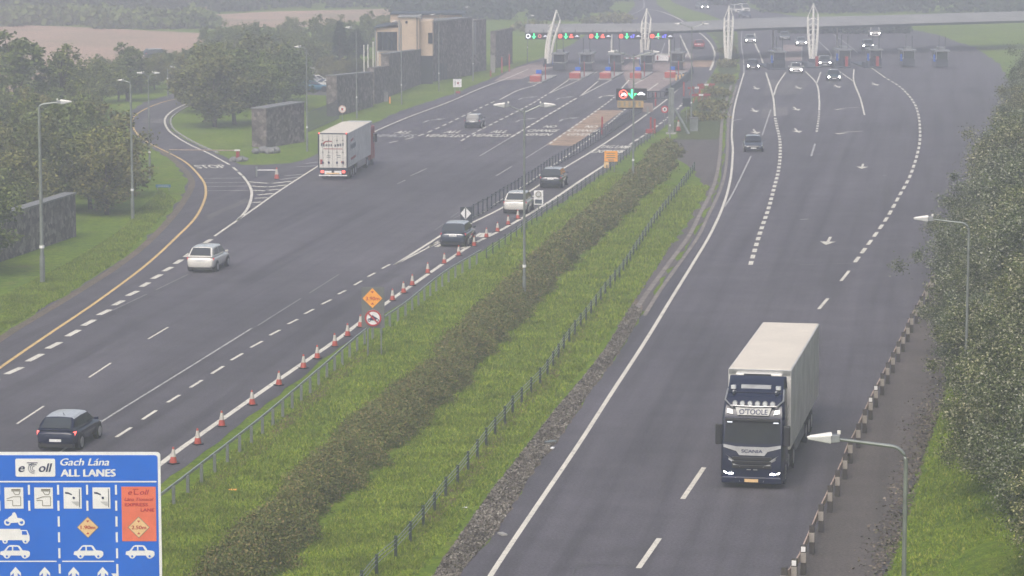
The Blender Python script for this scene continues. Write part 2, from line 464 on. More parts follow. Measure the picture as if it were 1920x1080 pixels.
rc_left = [(560, 1700), (700, 1330), (868, 1068), (933, 992), (998, 884), (1047, 822), (1096, 750), (1157, 664), (1208, 585), (1253, 515), (1300, 449), (1322, 409), (1350, 345), (1359, 290), (1361, 233), (1366, 200), (1378, 160), (1386, 137), (1387, 110), (1383, 82), (1382, 60), (1370, 44), (1335, 30), (1295, 18), (1262, 5), (1240, -20), (1215, -60)]
rc_right = [(1290, -60), (1330, -20), (1375, 5), (1425, 20), (1490, 30), (1600, 38), (1680, 48), (1760, 66), (1830, 90), (1880, 125), (1900, 180), (1895, 240), (1872, 330), (1842, 420), (1812, 520), (1790, 620), (1762, 747), (1742, 800), (1716, 884), (1686, 987), (1653, 1078), (1560, 1350), (1480, 1700)]
sheet("road", jag([G(u, v) for u, v in rc_left], 0.12, 2, 8) + jag([G(u, v) for u, v in rc_right], 0.3, 2, 9), M['asphalt'], 0.006)
# brownish service strip outside the timber barrier
fence_px = [(1380, 1300), (1440, 1170), (1489, 1078), (1506, 1066), (1522, 1039), (1539, 998), (1556, 961), (1570, 931), (1584, 899), (1594, 869), (1609, 840), (1621, 812), (1632, 787), (1642, 764), (1654, 741), (1664, 720), (1674, 700), (1684, 679), (1693, 660), (1702, 642), (1709, 624), (1728, 588), (1748, 545), (1775, 500), (1797, 462), (1815, 420), (1832, 375)]
fl = [G(u, v) for u, v in fence_px]
rr = [G(u, v) for u, v in rc_right]
strip_r = [p for p in rr if p.y < 215 and p.x > 0]
sheet("path", [p + Vector((-0.2, 0, 0)) for p in fl if p.y < 215] + jag(strip_r, 0.2, 2, 11), M['asphalt_brown'], 0.012)
# gravel drain and concrete channel along the median side of the right carriageway
gl = [G(u, v) for u, v in [(640, 1400), (815, 1076), (868, 998), (925, 917), (990, 835), (1047, 762), (1100, 701), (1137, 652), (1190, 560)]]
gr = [G(u, v) for u, v in [(1208, 568), (1165, 655), (1096, 752), (1047, 824), (998, 886), (933, 995), (868, 1069), (700, 1400)]]
sheet("gravel_strip", jag(gl, 0.12, 0.8, 2) + jag(gr, 0.12, 0.8, 6), M['gravel'], 0.012)
brn = [G(u, v) for u, v in [(1190, 560), (1235, 490), (1283, 432), (1305, 395), (1325, 370), (1316, 340), (1300, 318), (1268, 296), (1262, 262), (1290, 252), (1345, 245), (1352, 262), (1352, 300), (1344, 345), (1318, 408), (1296, 449), (1249, 515), (1206, 585)]]
sheet("verge", jag(brn, 0.3, 2, 12), M['asphalt_brown'], 0.009)
scr = [G(u, v) for u, v in [(1268, 262), (1262, 232), (1300, 190), (1335, 150), (1352, 118), (1352, 92), (1340, 70), (1330, 62), (1378, 60), (1380, 85), (1383, 110), (1382, 137), (1374, 160), (1362, 200), (1352, 240), (1345, 262)]]
sheet("scrub_verge", jag(scr, 0.5, 3, 13), M['rough_grass'], 0.0135)
for off, w in ((0.28, 0.24), (0.95, 0.3)):
    mb = MB(); c = line_pts([(1206, 592), (1230, 553), (1258, 513), (1305, 447), (1325, 407), (1353, 345), (1362, 290), (1364, 233), (1369, 200), (1380, 160)])
    ribbon(mb, offset(c, -off + 0.35), w, 0.017); tag(mb.build("kerb_channel", M['channel']), kind='structure')
# kerb of the slip road island
mb = MB()
for px in ([(375, 190), (345, 204), (325, 218), (320, 229), (326, 243), (347, 258), (379, 275), (410, 288)],):
    c = line_pts(px); L, R = offset(c, -0.08), offset(c, 0.08); n = len(c)
    mb.add([(p.x, p.y, 0.0) for p in L] + [(p.x, p.y, 0.11) for p in L] + [(p.x, p.y, 0.11) for p in R] + [(p.x, p.y, 0.0) for p in R],
           [(k*n+i, k*n+i+1, (k+1)*n+i+1, (k+1)*n+i) for k in range(3) for i in range(n-1)])
tag(mb.build("kerb", M['concrete']), kind='structure')

# fields beyond the wood
sheet("stubble_field", [G(u, v) for u, v in [(-900, 42), (0, 46), (130, 50), (250, 56), (385, 62), (385, 105), (240, 135), (0, 190), (-900, 230)]], M['stubble'], 0.006)
sheet("stubble_field", [G(u, v) for u, v in [(190, 42), (260, 35), (350, 30), (500, 22), (740, 16), (745, 32), (560, 52), (400, 50), (300, 50)]], M['stubble'], 0.006)
sheet("car_park", [G(u, v) for u, v in [(520, 176), (640, 180), (700, 132), (640, 118), (560, 130)]], M['asphalt'], 0.006)
# surface patches
sheet("buff_surfacing", [G(u, v) for u, v in [(1023, 272), (1074, 274), (1168, 207), (1120, 207)]], M['tan_surf'], 0.012)
sheet("concrete_apron", [G(u, v) for u, v in [(1182, 172), (1232, 172), (1300, 128), (1300, 100), (1200, 100), (1165, 130)]], M['pink_conc'], 0.010)
sheet("concrete_apron", [G(u, v) for u, v in [(925, 152), (978, 148), (1060, 118), (1052, 106), (1000, 118), (960, 130)]], M['pink_conc'], 0.010)
sheet("concrete_slab", [G(u, v) for u, v in [(1466, 114), (1503, 114), (1504, 84), (1469, 84)]], M['pink_conc'], 0.010)
sheet("concrete_slab", [G(u, v) for u, v in [(1300, 126), (1336, 126), (1338, 113), (1300, 113)]], M['tan_surf'], 0.010)
sheet("asphalt_patch", [G(u, v) for u, v in [(1430, 180), (1500, 176), (1520, 152), (1440, 150)]], M['asphalt_pale'], 0.010)
sheet("asphalt_patch", [G(u, v) for u, v in [(1425, 222), (1478, 216), (1476, 200), (1430, 204)]], M['asphalt_pale'], 0.010)
sheet("asphalt_patch", [G(u, v) for u, v in [(386, 405), (440, 382), (460, 372), (470, 378), (420, 396), (392, 412)]], M['asphalt_pale'], 0.010)
sheet("asphalt_patch", [G(u, v) for u, v in [(262, 230), (318, 232), (316, 224), (268, 222)]], M['asphalt_pale'], 0.010)
# sealed joints and tyre traces
mb = MB()
for px in [[(480, 620), (520, 636), (575, 640)], [(250, 690), (330, 700), (420, 690)], [(430, 730), (500, 716), (560, 722)], [(1075, 1078), (1095, 1060), (1200, 1062)], [(1420, 498), (1600, 494)], [(560, 574), (680, 574)]]:
    ribbon(mb, line_pts(px), 0.07, 0.013)
tag(mb.build("sealed_crack", M['dark_patch']), kind='structure')

# ---- markings
ZM = 0.016
def mark(px, w, mat='white_mark', smooth=True, z=ZM):
    mb = MB(); ribbon(mb, line_pts(px, smooth), w, z); return tag(mb.build("road_marking", M[mat]), kind='structure')
def mark_d(px, w, on, off, mat='white_mark', z=ZM):
    mb = MB(); dashes(mb, line_pts(px), w, z, on, off); return tag(mb.build("road_marking", M[mat]), kind='structure')
def segs(L, w, mat='white_mark', z=ZM):
    mb = MB()
    for a in L: ribbon(mb, [G(a[0], a[1]), G(a[2], a[3])], w, z)
    return tag(mb.build("road_marking", M[mat]), kind='structure')

mark([(-300, 940), (-60, 736), (0, 690), (81, 634), (183, 565), (274, 497), (334, 442), (366, 409), (382, 379), (386, 358), (380, 338), (355, 310), (327, 292), (277, 267), (254, 247), (248, 231), (253, 217), (280, 201), (315, 189), (350, 183), (390, 174)], 0.2, 'yellow_mark')
mark([(372, 188), (359, 191), (330, 204), (313, 217), (309, 229), (315, 243), (330, 256), (357, 272), (392, 288), (430, 309)], 0.22)
segs([(437, 314, 444, 320), (447, 323, 453, 329)], 0.24)
mark([(455, 330), (466, 345), (472, 362), (467, 385), (456, 402), (444, 414)], 0.22)
mark([(402, 443), (444, 414), (480, 389), (527, 356), (597, 311), (645, 281), (692, 252), (760, 222), (840, 192), (900, 166), (950, 147), (990, 130)], 0.2)
segs([(12,702,41,689),(52,678,79,664),(89,654,113,642),(126,631,148,619),(156,611,177,600),(185,591,206,581),(213,573,231,564),(239,555,258,546),(265,538,279,530),(286,523,302,515),(307,509,322,501),(328,495,341,487),(347,482,357,475),(384,456,396,449),(-70,745,-30,724),(-30,725,-5,712)], 0.36)
segs([(32,795,82,762),(167,708,208,681),(278,636,315,614)], 0.12)
segs([(207,584,275,552),(292,544,352,515)], 0.1, 'faint_mark')
mark([(100, 858), (192, 790), (222, 771), (240, 760), (350, 692), (472, 616)], 0.12, 'worn_mark', False)
segs([(483,611,564,560),(580,550,635,515)], 0.1, 'faint_mark')
segs([(218,820,246,802),(267,787,293,770),(314,755,337,741),(357,727,379,713),(397,701,419,687),(433,676,455,663),(470,652,492,640),(506,629,525,619),(540,608,558,599),(571,589,588,580),(603,571,621,562),(634,552,648,545),(664,535,678,527),(690,519,703,512),(716,504,731,496)], 0.17)
mark([(-40, 1148), (100, 1030), (312, 862), (371, 819), (416, 787), (523, 712), (628, 640), (676, 604), (735, 561), (800, 516), (880, 462), (935, 434), (1000, 397), (1043, 370), (1087, 340), (1133, 310)], 0.27)
mark_d([(1133, 310), (1180, 272), (1213, 250), (1253, 220), (1285, 190)], 0.25, 3, 1.5)
mark([(740, 497), (800, 459), (836, 437), (880, 420), (945, 388), (1007, 350), (1055, 317), (1105, 287), (1155, 255), (1212, 215), (1252, 185), (1280, 158), (1297, 140)], 0.22)
mark([(740, 497), (800, 466), (822, 452)], 0.16)
segs([(805,463,822,455),(818,463,829,458),(890,445,903,437),(900,445,911,437),(908,445,919,437),(879,462,895,454),(866,466,878,460)], 0.3)
mark([(883, 408), (905, 398), (945, 372), (1000, 337), (1020, 322)], 0.14)
mark_d([(1020, 322), (1080, 280), (1132, 240), (1172, 205), (1212, 175)], 0.2, 2, 1.5)
segs([(816,431,832,420),(850,410,866,402),(845,408,860,398)], 0.08, 'faint_mark')
# plaza lanes
mark_d([(730, 268), (793, 252), (872, 216), (912, 197), (935, 187)], 0.2, 2.5, 2)
mark([(937, 187), (970, 170), (1000, 161)], 0.2)
mark_d([(865, 264), (896, 246), (987, 200), (1028, 176)], 0.22, 2.5, 1.5)
mark([(1028, 176), (1066, 150)], 0.16); mark([(1028, 176), (1082, 152), (1120, 135)], 0.16)
segs([(899,293,959,257)], 0.14, 'worn_mark')
mark_d([(959, 257), (1054, 200), (1087, 181)], 0.26, 3, 1)
mark([(1087, 181), (1122, 152)], 0.18); mark([(1087, 181), (1146, 150)], 0.18)
segs([(985,297,1030,269),(930,330,960,312),(770,330,800,316),(745,345,760,338)], 0.12, 'worn_mark')
mark_d([(1030, 270), (1129, 200), (1155, 180)], 0.22, 2.5, 1.5)
mark([(1164, 168), (1182, 147)], 0.2); mark([(1190, 158), (1212, 146)], 0.2); mark([(1212, 172), (1234, 156)], 0.22)
mark([(1000, 161), (1040, 141)], 0.16)
mark([(1237, 107), (1247, 80)], 0.18, 'worn_mark'); mark([(1275, 66), (1290, 98), (1295, 111)], 0.25); mark([(1290, 100), (1282, 110)], 0.2)
mark([(1305, 57), (1322, 70), (1334, 84), (1340, 100), (1337, 118), (1331, 132)], 0.3); mark([(1326, 152), (1313, 168)], 0.15, 'worn_mark')
mark([(1216, 18), (1240, 22), (1268, 33), (1283, 42)], 0.35)
mark([(1180, 28), (1196, 22), (1208, 10), (1200, -20)], 0.3, 'worn_mark')
# slip road chevrons and rumble bars
segs([(465,341,502,344),(470,349,502,351),(473,357,497,358),(483,366,512,363),(477,372,502,371),(474,380,490,379),(512,344,547,340),(503,351,538,347),(503,357,523,355)], 0.42)
segs([(525,337,562,332),(535,330,567,327),(557,313,593,311),(573,307,595,304)], 0.38, 'worn_mark')
segs([(382,335,452,334),(385,343,460,342),(389,350,466,349),(390,358,470,357)], 0.3, 'worn_mark')
# right carriageway
mark([(740, 1400), (850, 1200), (921, 1078), (998, 962), (1084, 835), (1145, 740), (1210, 640), (1260, 558), (1300, 493), (1333, 437), (1357, 383), (1370, 333), (1374, 283), (1372, 250), (1376, 207), (1385, 170), (1395, 137)], 0.2)
mark([(1395, 137), (1394, 112), (1390, 82), (1391, 58)], 0.18, 'worn_mark')
segs([(1160,1116,1180,1090),(1197,1066,1236,1010),(1280,936,1320,877),(1535,580,1552,560),(1577,527,1592,508)], 0.2)
mark_d([(1603, 492), (1637, 446), (1664, 407), (1687, 366), (1705, 333), (1717, 300), (1724, 270), (1725, 245), (1722, 215), (1712, 190), (1690, 165), (1662, 147)], 0.26, 3, 2)
mark_d([(1407, 497), (1424, 440), (1442, 388), (1452, 350), (1460, 318), (1463, 283), (1461, 256), (1456, 235), (1453, 218)], 0.3, 2, 1.5)
mark([(1453, 218), (1450, 184), (1443, 158), (1436, 136)], 0.22); mark([(1431, 119), (1424, 100), (1416, 82), (1415, 62)], 0.26)
mark([(1473, 136), (1458, 158), (1451, 178)], 0.2)
mark([(1510, 134), (1531, 157), (1536, 187), (1536, 205)], 0.2); mark([(1539, 135), (1531, 157)], 0.18)
mark_d([(1536, 205), (1535, 222), (1531, 248)], 0.22, 2, 1.5)
mark([(1569, 131), (1601, 153)], 0.18); mark([(1601, 130), (1601, 153), (1613, 184), (1621, 216)], 0.2)
mark([(1632, 126), (1660, 146)], 0.2); mark([(1560, 62), (1600, 92), (1608, 100)], 0.2, 'worn_mark'); mark([(1533, 76), (1556, 98), (1558, 112)], 0.2, 'worn_mark')
mark([(1445, 206), (1429, 254)], 0.14, 'worn_mark'); mark([(1408, 293), (1376, 359), (1358, 388)], 0.14, 'worn_mark')
mark([(1528, 270), (1521, 293)], 0.18, 'worn_mark')
segs([(1371,227,1391,223),(1397,137,1437,137),(1655,329,1663,329),(1500,412,1515,411)], 0.25, 'worn_mark')
mark([(1498, 497), (1620, 493)], 0.08, 'faint_mark')
segs([(1471,84,1504,84),(1504,84,1503,112)], 0.16, 'worn_mark')

def local_fn(c, yaw, z):
    e, f = Vector((math.cos(yaw), -math.sin(yaw), 0)), Vector((math.sin(yaw), math.cos(yaw), 0))
    return lambda x, y: (c + e * x + f * y) * 1.0 + Vector((0, 0, z))
def arrow(u, v, yaw, L=4.0, kind='straight', mat='white_mark'):
    """painted lane arrow; yaw is the heading it points to, clockwise from +Y"""
    fn = local_fn(G(u, v), yaw, ZM + 0.002); mb = MB()
    if kind == 'straight':
        mb.poly([fn(-0.1, -L/2), fn(0.1, -L/2), fn(0.1, L*0.08), fn(-0.1, L*0.08)])
        mb.poly([fn(-0.55, L*0.08), fn(0.55, L*0.08), fn(0, L/2)])
    else:
        s = 1 if kind == 'right' else -1
        mb.poly([fn(-0.12, -L/2), fn(0.12, -L/2), fn(0.12, 0), fn(-0.12, 0)])
        mb.poly([fn(-0.12, 0), fn(0.12, 0), fn(0.9*s, L*0.28), fn(0.75*s, L*0.36)])
        mb.poly([fn(0.45*s, L*0.42), fn(0.95*s, L*0.12), fn(1.5*s, L*0.5)])
    return tag(mb.build("road_arrow", M[mat]), kind='structure')
PI = math.pi
for u, v, y in [(1553, 452, PI + .17), (1617, 312, PI + .14), (1416, 247, PI + .02), (1414, 207, PI), (1417, 165, PI), (1496, 164, PI), (1492, 204, PI), (1494, 245, PI + .02), (1569, 162, PI), (1640, 158, PI)]:
    arrow(u, v, y, 5.0 if v > 300 else 6.0)
for u, v in [(1582, 203), (1586, 248)]: arrow(u, v, PI + 0.9, 5.0, 'left')
for u, v in [(803, 226), (975, 225), (1055, 224), (979, 184), (1049, 184), (1128, 181)]: arrow(u, v, 0.14, 6.0, 'right', 'worn_mark' if u < 1100 else 'white_mark')
def road_text(s, u, v, yaw, width, length, mat='white_mark'):
    fn = local_fn(G(u, v), yaw, ZM + 0.003); mb = MB()
    put_text(mb, s, lambda x, y: fn(x - width/2, y - length/2), width, length, bold=0.06, lift=(0, 0, .003))
    return tag(mb.build("road_lettering", M[mat]), kind='structure')
Y0 = math.radians(8.3)
road_text("ALL", 757, 248.0, Y0, 1.6, 3.4); road_text("VEHICLES", 740, 254.5, Y0, 4.0, 3.4, 'worn_mark')
road_text("ALL", 850, 247.5, Y0, 1.6, 3.4); road_text("VEHICLES", 834, 254.5, Y0, 3.9, 3.4)
road_text("ALL", 937, 247, Y0, 1.6, 3.4); road_text("VEHICLES", 920, 254, Y0, 3.7, 3.4)
for u, m_ in ((1010, 'white_mark'), (1087, 'white_mark')):
    road_text("NO", u + 22, 237.5, Y0, 1.2, 3.2, m_); road_text("CHANGE", u + 8, 245, Y0, 3.1, 3.2, m_); road_text("GIVEN", u, 252.3, Y0, 2.5, 3.2, m_)
road_text("TAG LANE", 1155, 275.5, Y0, 2.9, 3.4); road_text("EXPRESS", 1140, 284, Y0, 2.9, 3.4)
road_text("STOP", 393, 312.5, math.radians(-14), 2.6, 3.4)

# ---------------------------------------------------------------- grassy bank on the right
bx = [G(u, v) for u, v in [(1560, 1350), (1653, 1078), (1686, 987), (1716, 884), (1742, 800), (1762, 747), (1790, 620), (1812, 520), (1842, 420), (1872, 330), (1895, 240), (1900, 180)]]
bl = catmull(bx, 6); prof = [(0.0, -0.03), (0.3, 0.05), (1.5, 0.45), (3.5, 1.2), (7, 2.4), (11, 3.4), (18, 3.8), (60, 3.8)]
rows = []
r = random.Random(5)
for d, h in prof:
    rows.append([q + Vector((0, 0, h + (r.uniform(-.08, .08) if 0.5 < d < 17 else 0))) for q in offset(bl, -d)] if False else [q + Vector((0, 0, h + (r.uniform(-.08, .08) if 0.5 < d < 17 else 0))) for q in offset(bl, d)])
n = len(bl); mb = MB()
mb.add([p for rw in rows for p in rw], [(k*n+i, k*n+i+1, (k+1)*n+i+1, (k+1)*n+i) for k in range(len(prof)-1) for i in range(n-1)])
tag(mb.build("grass_bank", M['grass'], smooth=60), kind='structure')
def bank_point(t, d):
    """point on the bank: t metres along its foot, d metres up from it"""
    a = along(bl, 1.0); p, dr = a[min(len(a)-1, max(0, int(t)))]
    h = np.interp(d, [q[0] for q in prof], [q[1] for q in prof])
    return p + Vector((dr.y, -dr.x, 0)) * d + Vector((0, 0, float(h)))
BANK_LEN = int(sum((b - a).length for a, b in zip(bl[:-1], bl[1:])))
# ---------------------------------------------------------------- vegetation
def quads(c, nrm_bias, size, R, aspect=0.55):
    """numpy leaf faces: centres c (n,3), sizes (n,) -> (4n,3)"""
    n = len(c)
    d = R.normal(size=(n, 3)); d[:, 2] += nrm_bias; d /= np.linalg.norm(d, axis=1)[:, None]
    t = R.normal(size=(n, 3)); t -= (t * d).sum(1)[:, None] * d; t /= np.linalg.norm(t, axis=1)[:, None]
    b = np.cross(d, t)
    s = size[:, None]
    return np.stack([c - t*s*.5, c + b*s*aspect*.5 + t*s*.05, c + t*s*.5, c - b*s*aspect*.5 + t*s*.05], 1).reshape(-1, 3)

def np_mesh(name, V, k, mat):
    """mesh of loose k-gons from a flat vertex array"""
    n = len(V) // k
    me = bpy.data.meshes.new(name)
    me.vertices.add(len(V)); me.vertices.foreach_set("co", V.astype(np.float32).ravel())
    me.loops.add(len(V)); me.loops.foreach_set("vertex_index", np.arange(len(V), dtype=np.int32))
    me.polygons.add(n); me.polygons.foreach_set("loop_start", (np.arange(n) * k).astype(np.int32))
    me.update(calc_edges=True)
    me.materials.append(mat); return me

def crown_cloud(R, H, W, n_clump, per, leaf, base=0.22, shape='round'):
    """leaf clumps spread through an uneven crown; more of them near its outside"""
    C = []; rad = []
    lob = R.uniform(-1, 1, size=(6, 3)); lob[:, 2] = lob[:, 2] * .5
    while len(C) < n_clump:
        p = R.uniform(-1, 1, 3); q = np.linalg.norm(p)
        if q > 1 or q < 0.35 or R.random() > q ** 1.5 + .1: continue
        k = 1 + 0.25 * math.sin(3.1 * p[0] + lob[0, 0] * 5) * math.cos(2.7 * p[1] + lob[1, 1] * 5) + 0.15 * R.normal() * (q > .8)
        if shape == 'cone':
            t = (p[2] + 1) / 2; w = (1 - t) ** 0.8 * 1.1 + .06
            p = np.array([p[0] * w, p[1] * w, p[2]]); k = 1
        elif shape == 'tall':
            t = (p[2] + 1) / 2; w = math.sin(math.pi * min(1, t * .82 + .16)) ** .7
            p = np.array([p[0] * w, p[1] * w, p[2]])
        C.append([p[0] * W * .5 * k, p[1] * W * .5 * k, H * (base + (1 - base) * (p[2] * k * .5 + .5))])
        rad.append(R.uniform(.055, .13) * W)
    C = np.array(C); rad = np.array(rad)
    idx = np.repeat(np.arange(n_clump), per)
    off = R.normal(size=(len(idx), 3)) * .55; off[:, 2] *= 1.0
    pts = C[idx] + off * rad[idx][:, None]
    pts[:, 2] = np.maximum(pts[:, 2], H * base * .55)
    return quads(pts, .7, leaf * R.uniform(.6, 1.35, len(pts)), R), C

def make_tree(label, group, H, W, n_clump, per, leaf, mat, seed, base=.22, shape='round', name='tree', cat='tree'):
    R = np.random.default_rng(seed)
    t = thing(name, label, cat, (0, 0, 0), 0, group)
    V, C = crown_cloud(R, H, W, n_clump, per, leaf, base, shape)
    o = bpy.data.objects.new("crown", np_mesh("crown", V, 4, M[mat])); COL.objects.link(o); o.parent = t
    mb = MB(); r0 = .022 * H
    top = H * (.86 if shape in ('cone', 'tall') else .62)
    mb.tube([(0, 0, -0.3), (r0*.6, 0, H*.15), (-r0*.5, r0, H*.35), (0, 0, top)], [r0*1.25, r0, r0*.75, r0*.25], 7)
    for c in C[R.permutation(len(C))[:14]]:
        z0 = min(c[2] * .7, top * .9); m = Vector((c[0]*.45, c[1]*.45, z0 + (c[2]-z0)*.35))
        mb.tube([(0, 0, z0*.8), m, tuple(c)], [r0*.42, r0*.26, r0*.08], 5, False)
    mb.build("trunk", M['bark'], t)
    return t

PROTO = {}
def proto(key, **kw):
    PROTO[key] = [make_tree(seed=s, **kw) for s in kw_seeds[key]]
kw_seeds = {'a': (1, 2, 3, 4), 'b': (5, 6, 7), 'tall': (8, 9), 'cone': (10, 11), 'far': (12, 13)}
proto('a', label='', group='', H=8, W=6.4, n_clump=95, per=95, leaf=.34, mat='leaf_a')
proto('b', label='', group='', H=7.5, W=6.8, n_clump=90, per=95, leaf=.34, mat='leaf_b', base=.16)
proto('tall', label='', group='', H=9, W=4.2, n_clump=80, per=80, leaf=.32, mat='leaf_a', base=.12, shape='tall')
proto('cone', label='', group='', H=9, W=4.6, n_clump=90, per=90, leaf=.32, mat='leaf_dark', base=.05, shape='cone')
_used = set()
def plant(kind, i, loc, h, label, group=None, wide=1.0):
    src = PROTO[kind][i % len(PROTO[kind])]
    H0 = {'a': 8, 'b': 7.5, 'tall': 9, 'cone': 9, 'far': 6}[kind]
    s = h / H0; rz = (i * 2.399) % 6.283
    if src.name not in _used:
        _used.add(src.name); t = src; t.location = loc; t.rotation_euler = (0, 0, rz); t.scale = (s*wide, s*wide, s)
        if "group" in t.keys(): del t["group"]
        t["label"] = label
        if group: t["group"] = group
        return t
    t = dup(src, loc, rz, label, None, (s*wide, s*wide, s))
    if "group" in t.keys(): del t["group"]
    if group: t["group"] = group
    return t
def tree_px(kind, i, u, vb, vt, label, group=None, wide=1.0, rise=0.0):
    p = G(u, vb); h = (vb - vt) / S(vb) * 0.99
    p.z = rise
    return plant(kind, i, p, h, label, group, wide)

tr = random.Random(21)
ORD = ['first','second','third','fourth','fifth','sixth','seventh','eighth','ninth','tenth','eleventh','twelfth','thirteenth','fourteenth','fifteenth','sixteenth','seventeenth','eighteenth','nineteenth','twentieth','last']
def nth(i): return ORD[min(i, 20)]
# the wood left of the slip road
GW = "trees of the wood left of the slip road"
LW = "broad green tree in the dense wood left of the slip road"
edge_v = [170, 190, 215, 250, 290, 320, 345, 370, 400, 420, 450, 480, 520, 560]
edge_u = [330, 252, 215, 215, 228, 232, 232, 222, 205, 175, 150, -20, 5, -25]
v = 175; k = 0; row_i = 0
while v < 520:
    sp = 4.6 * S(v); eu = float(np.interp(v, edge_v, edge_u))
    if 360 < v < 500: eu = min(eu, float(np.interp(v, [360, 400, 440, 500], [200, 150, -25, -25])))
    u = eu - tr.uniform(.62, .8) * sp; in_row = 0
    while u > -110:
        h = tr.uniform(5.2, 7.6) if v > 320 else (tr.uniform(4.4, 6.0) if v > 250 else tr.uniform(3.6, 4.8))
        kind = tr.choice(['a', 'a', 'b', 'b', 'tall'])
        lab = {'a': LW, 'b': "olive green bushy tree in the dense wood left of the slip road", 'tall': "narrow upright tree in the dense wood left of the slip road"}[kind]
        lab = {'a': 'broad green', 'b': 'olive green bushy', 'tall': 'narrow upright'}[kind] + f' tree, {nth(in_row)} from the slip road, {nth(row_i)} row of the left wood'; in_row += 1
        plant(kind, k, G(u, v + tr.uniform(-4, 4)), h, lab, GW if kind == 'a' else ("olive trees of the wood left of the slip road" if kind == 'b' else "narrow trees of the wood left of the slip road"), tr.uniform(.9, 1.2)); k += 1
        u -= sp * tr.uniform(.85, 1.15)
    v += max(12, 0.055 * (v + 180)); row_i += 1
tree_px('tall', 1, 32, 260, 62, "tallest tree of the wood, its crown standing against the stubble field at far left", wide=1.5)
tree_px('tall', 0, 118, 250, 88, "tall slim tree whose top stands against the stubble field, right of the tallest one", wide=1.3)
tree_px('tall', 1, 240, 190, 82, "loose feathery tree top just left of the parked vehicle shed in the wood", wide=1.5)
tree_px('a', 2, 182, 215, 106, "round tree top reaching the lower edge of the stubble field")
tree_px('tall', 0, 145, 240, 118, "dark pointed tree top between the round top and the slim tree", wide=1.0)
for j, (u, vb, vt, lab) in enumerate([(222, 190, 120, "tree at the far left of the slip road bend"), (205, 178, 112, "tree behind the one at the far left of the bend"), (238, 172, 108, "tree right of the feathery tree top, behind the bend"), (200, 402, 268, "leafy tree at the wood's edge just right of the left stone wall"), (170, 392, 250, "leafy tree directly behind the right end of the left stone wall"), (198, 372, 236, "outermost tree of the wood beside the slim lamp post"), (100, 398, 268, "tree rising behind the middle of the left stone wall"), (40, 420, 290, "tree rising behind the left end of the left stone wall"), (-48, 516, 340, "big tree cut by the left edge of the view, below the stone wall"), (160, 330, 200, "tree of the wood at the inner edge of the bend"), (4, 425, 310, "dark bushy tree at the left end of the stone wall")]):
    tree_px('ab'[j % 2], j, u, vb, vt, lab, wide=1.25)
# trees above the bend of the slip road, up to the fields
GB = "trees behind the bend of the slip road"
for j, (u, vb, vt) in enumerate([(262,170,112),(290,168,106),(318,160,98),(345,150,92),(372,150,88),(300,145,98),(330,138,96),(360,132,88),(395,142,84),(425,150,80),(455,146,70),(492,150,76),(520,152,82),(548,150,72),(580,142,70),(385,112,50),(410,116,58),(438,112,46),(466,118,40),(490,112,52),(515,120,55),(540,112,52),(566,118,58),(594,112,28),(622,116,48),(600,138,84),(415,96,52),(500,96,46),(550,90,34),(630,96,34),(660,104,40),(690,100,22),(716,84,30),(738,88,34)]):
    kind = ['a', 'b', 'a', 'tall'][j % 4]
    tree_px(kind, j, u, vb, vt, {'a': "hazy green", 'b': "hazy olive", 'tall': "hazy narrow"}[kind] + f" tree, {nth(j if j < 15 else (j - 15 if j < 26 else j - 26))} from the left in the {'front' if j < 15 else ('middle' if j < 26 else 'back')} row behind the bend", {'a': GB, 'b': GB + ", olive ones", 'tall': GB + ", narrow ones"}[kind], 1.15)
# trees on the lawn inside the bend
for j, (u, vb, vt, lab) in enumerate([
    (402, 238, 100, "leftmost of the three lawn trees whose trunks show, inside the slip road bend"),
    (440, 233, 100, "middle one of the three lawn trees whose trunks show, inside the slip road bend"),
    (476, 233, 112, "rightmost of the three lawn trees whose trunks show, near the stone wall"),
    (380, 212, 120, "lawn tree at the top of the slip road bend, leaning over the road"),
    (535, 208, 100, "wide tree rising behind the stone wall beside the lawn"),
    (415, 205, 84, "tall round tree behind the leftmost lawn tree"),
    (462, 200, 72, "tallest round tree behind the lawn trees"),
    (510, 190, 80, "bushy tree between the lawn trees and the car park"),
    (532, 192, 118, "tree beside the car park, left of the parked cars"),
    (378, 192, 96, "tree at the left end of the lawn group, behind the bend")]):
    tree_px('a' if j % 3 else 'b', j + 3, u, vb, vt, lab, wide=1.25)
tree_px('cone', 0, 638, 140, 42, "broad dark conifer left of the flagpoles")
tree_px('cone', 1, 668, 132, 52, "dark conifer directly behind the flagpoles", wide=1.25)
tree_px('cone', 0, 556, 140, 80, "small dark conifer beyond the car park")
tree_px('cone', 1, 588, 128, 80, "slim dark conifer between the small conifer and the broad one", wide=.7)
for j, (u, vb, vt) in enumerate([(585,148,110),(612,150,106),(640,146,112),(664,146,108),(690,142,112),(600,160,128),(628,158,122)]):
    tree_px('b', j, u, vb, vt, f"low rounded bush behind the parked cars, {nth(j)} planted of the group", "bushes behind the parked cars", 1.3)

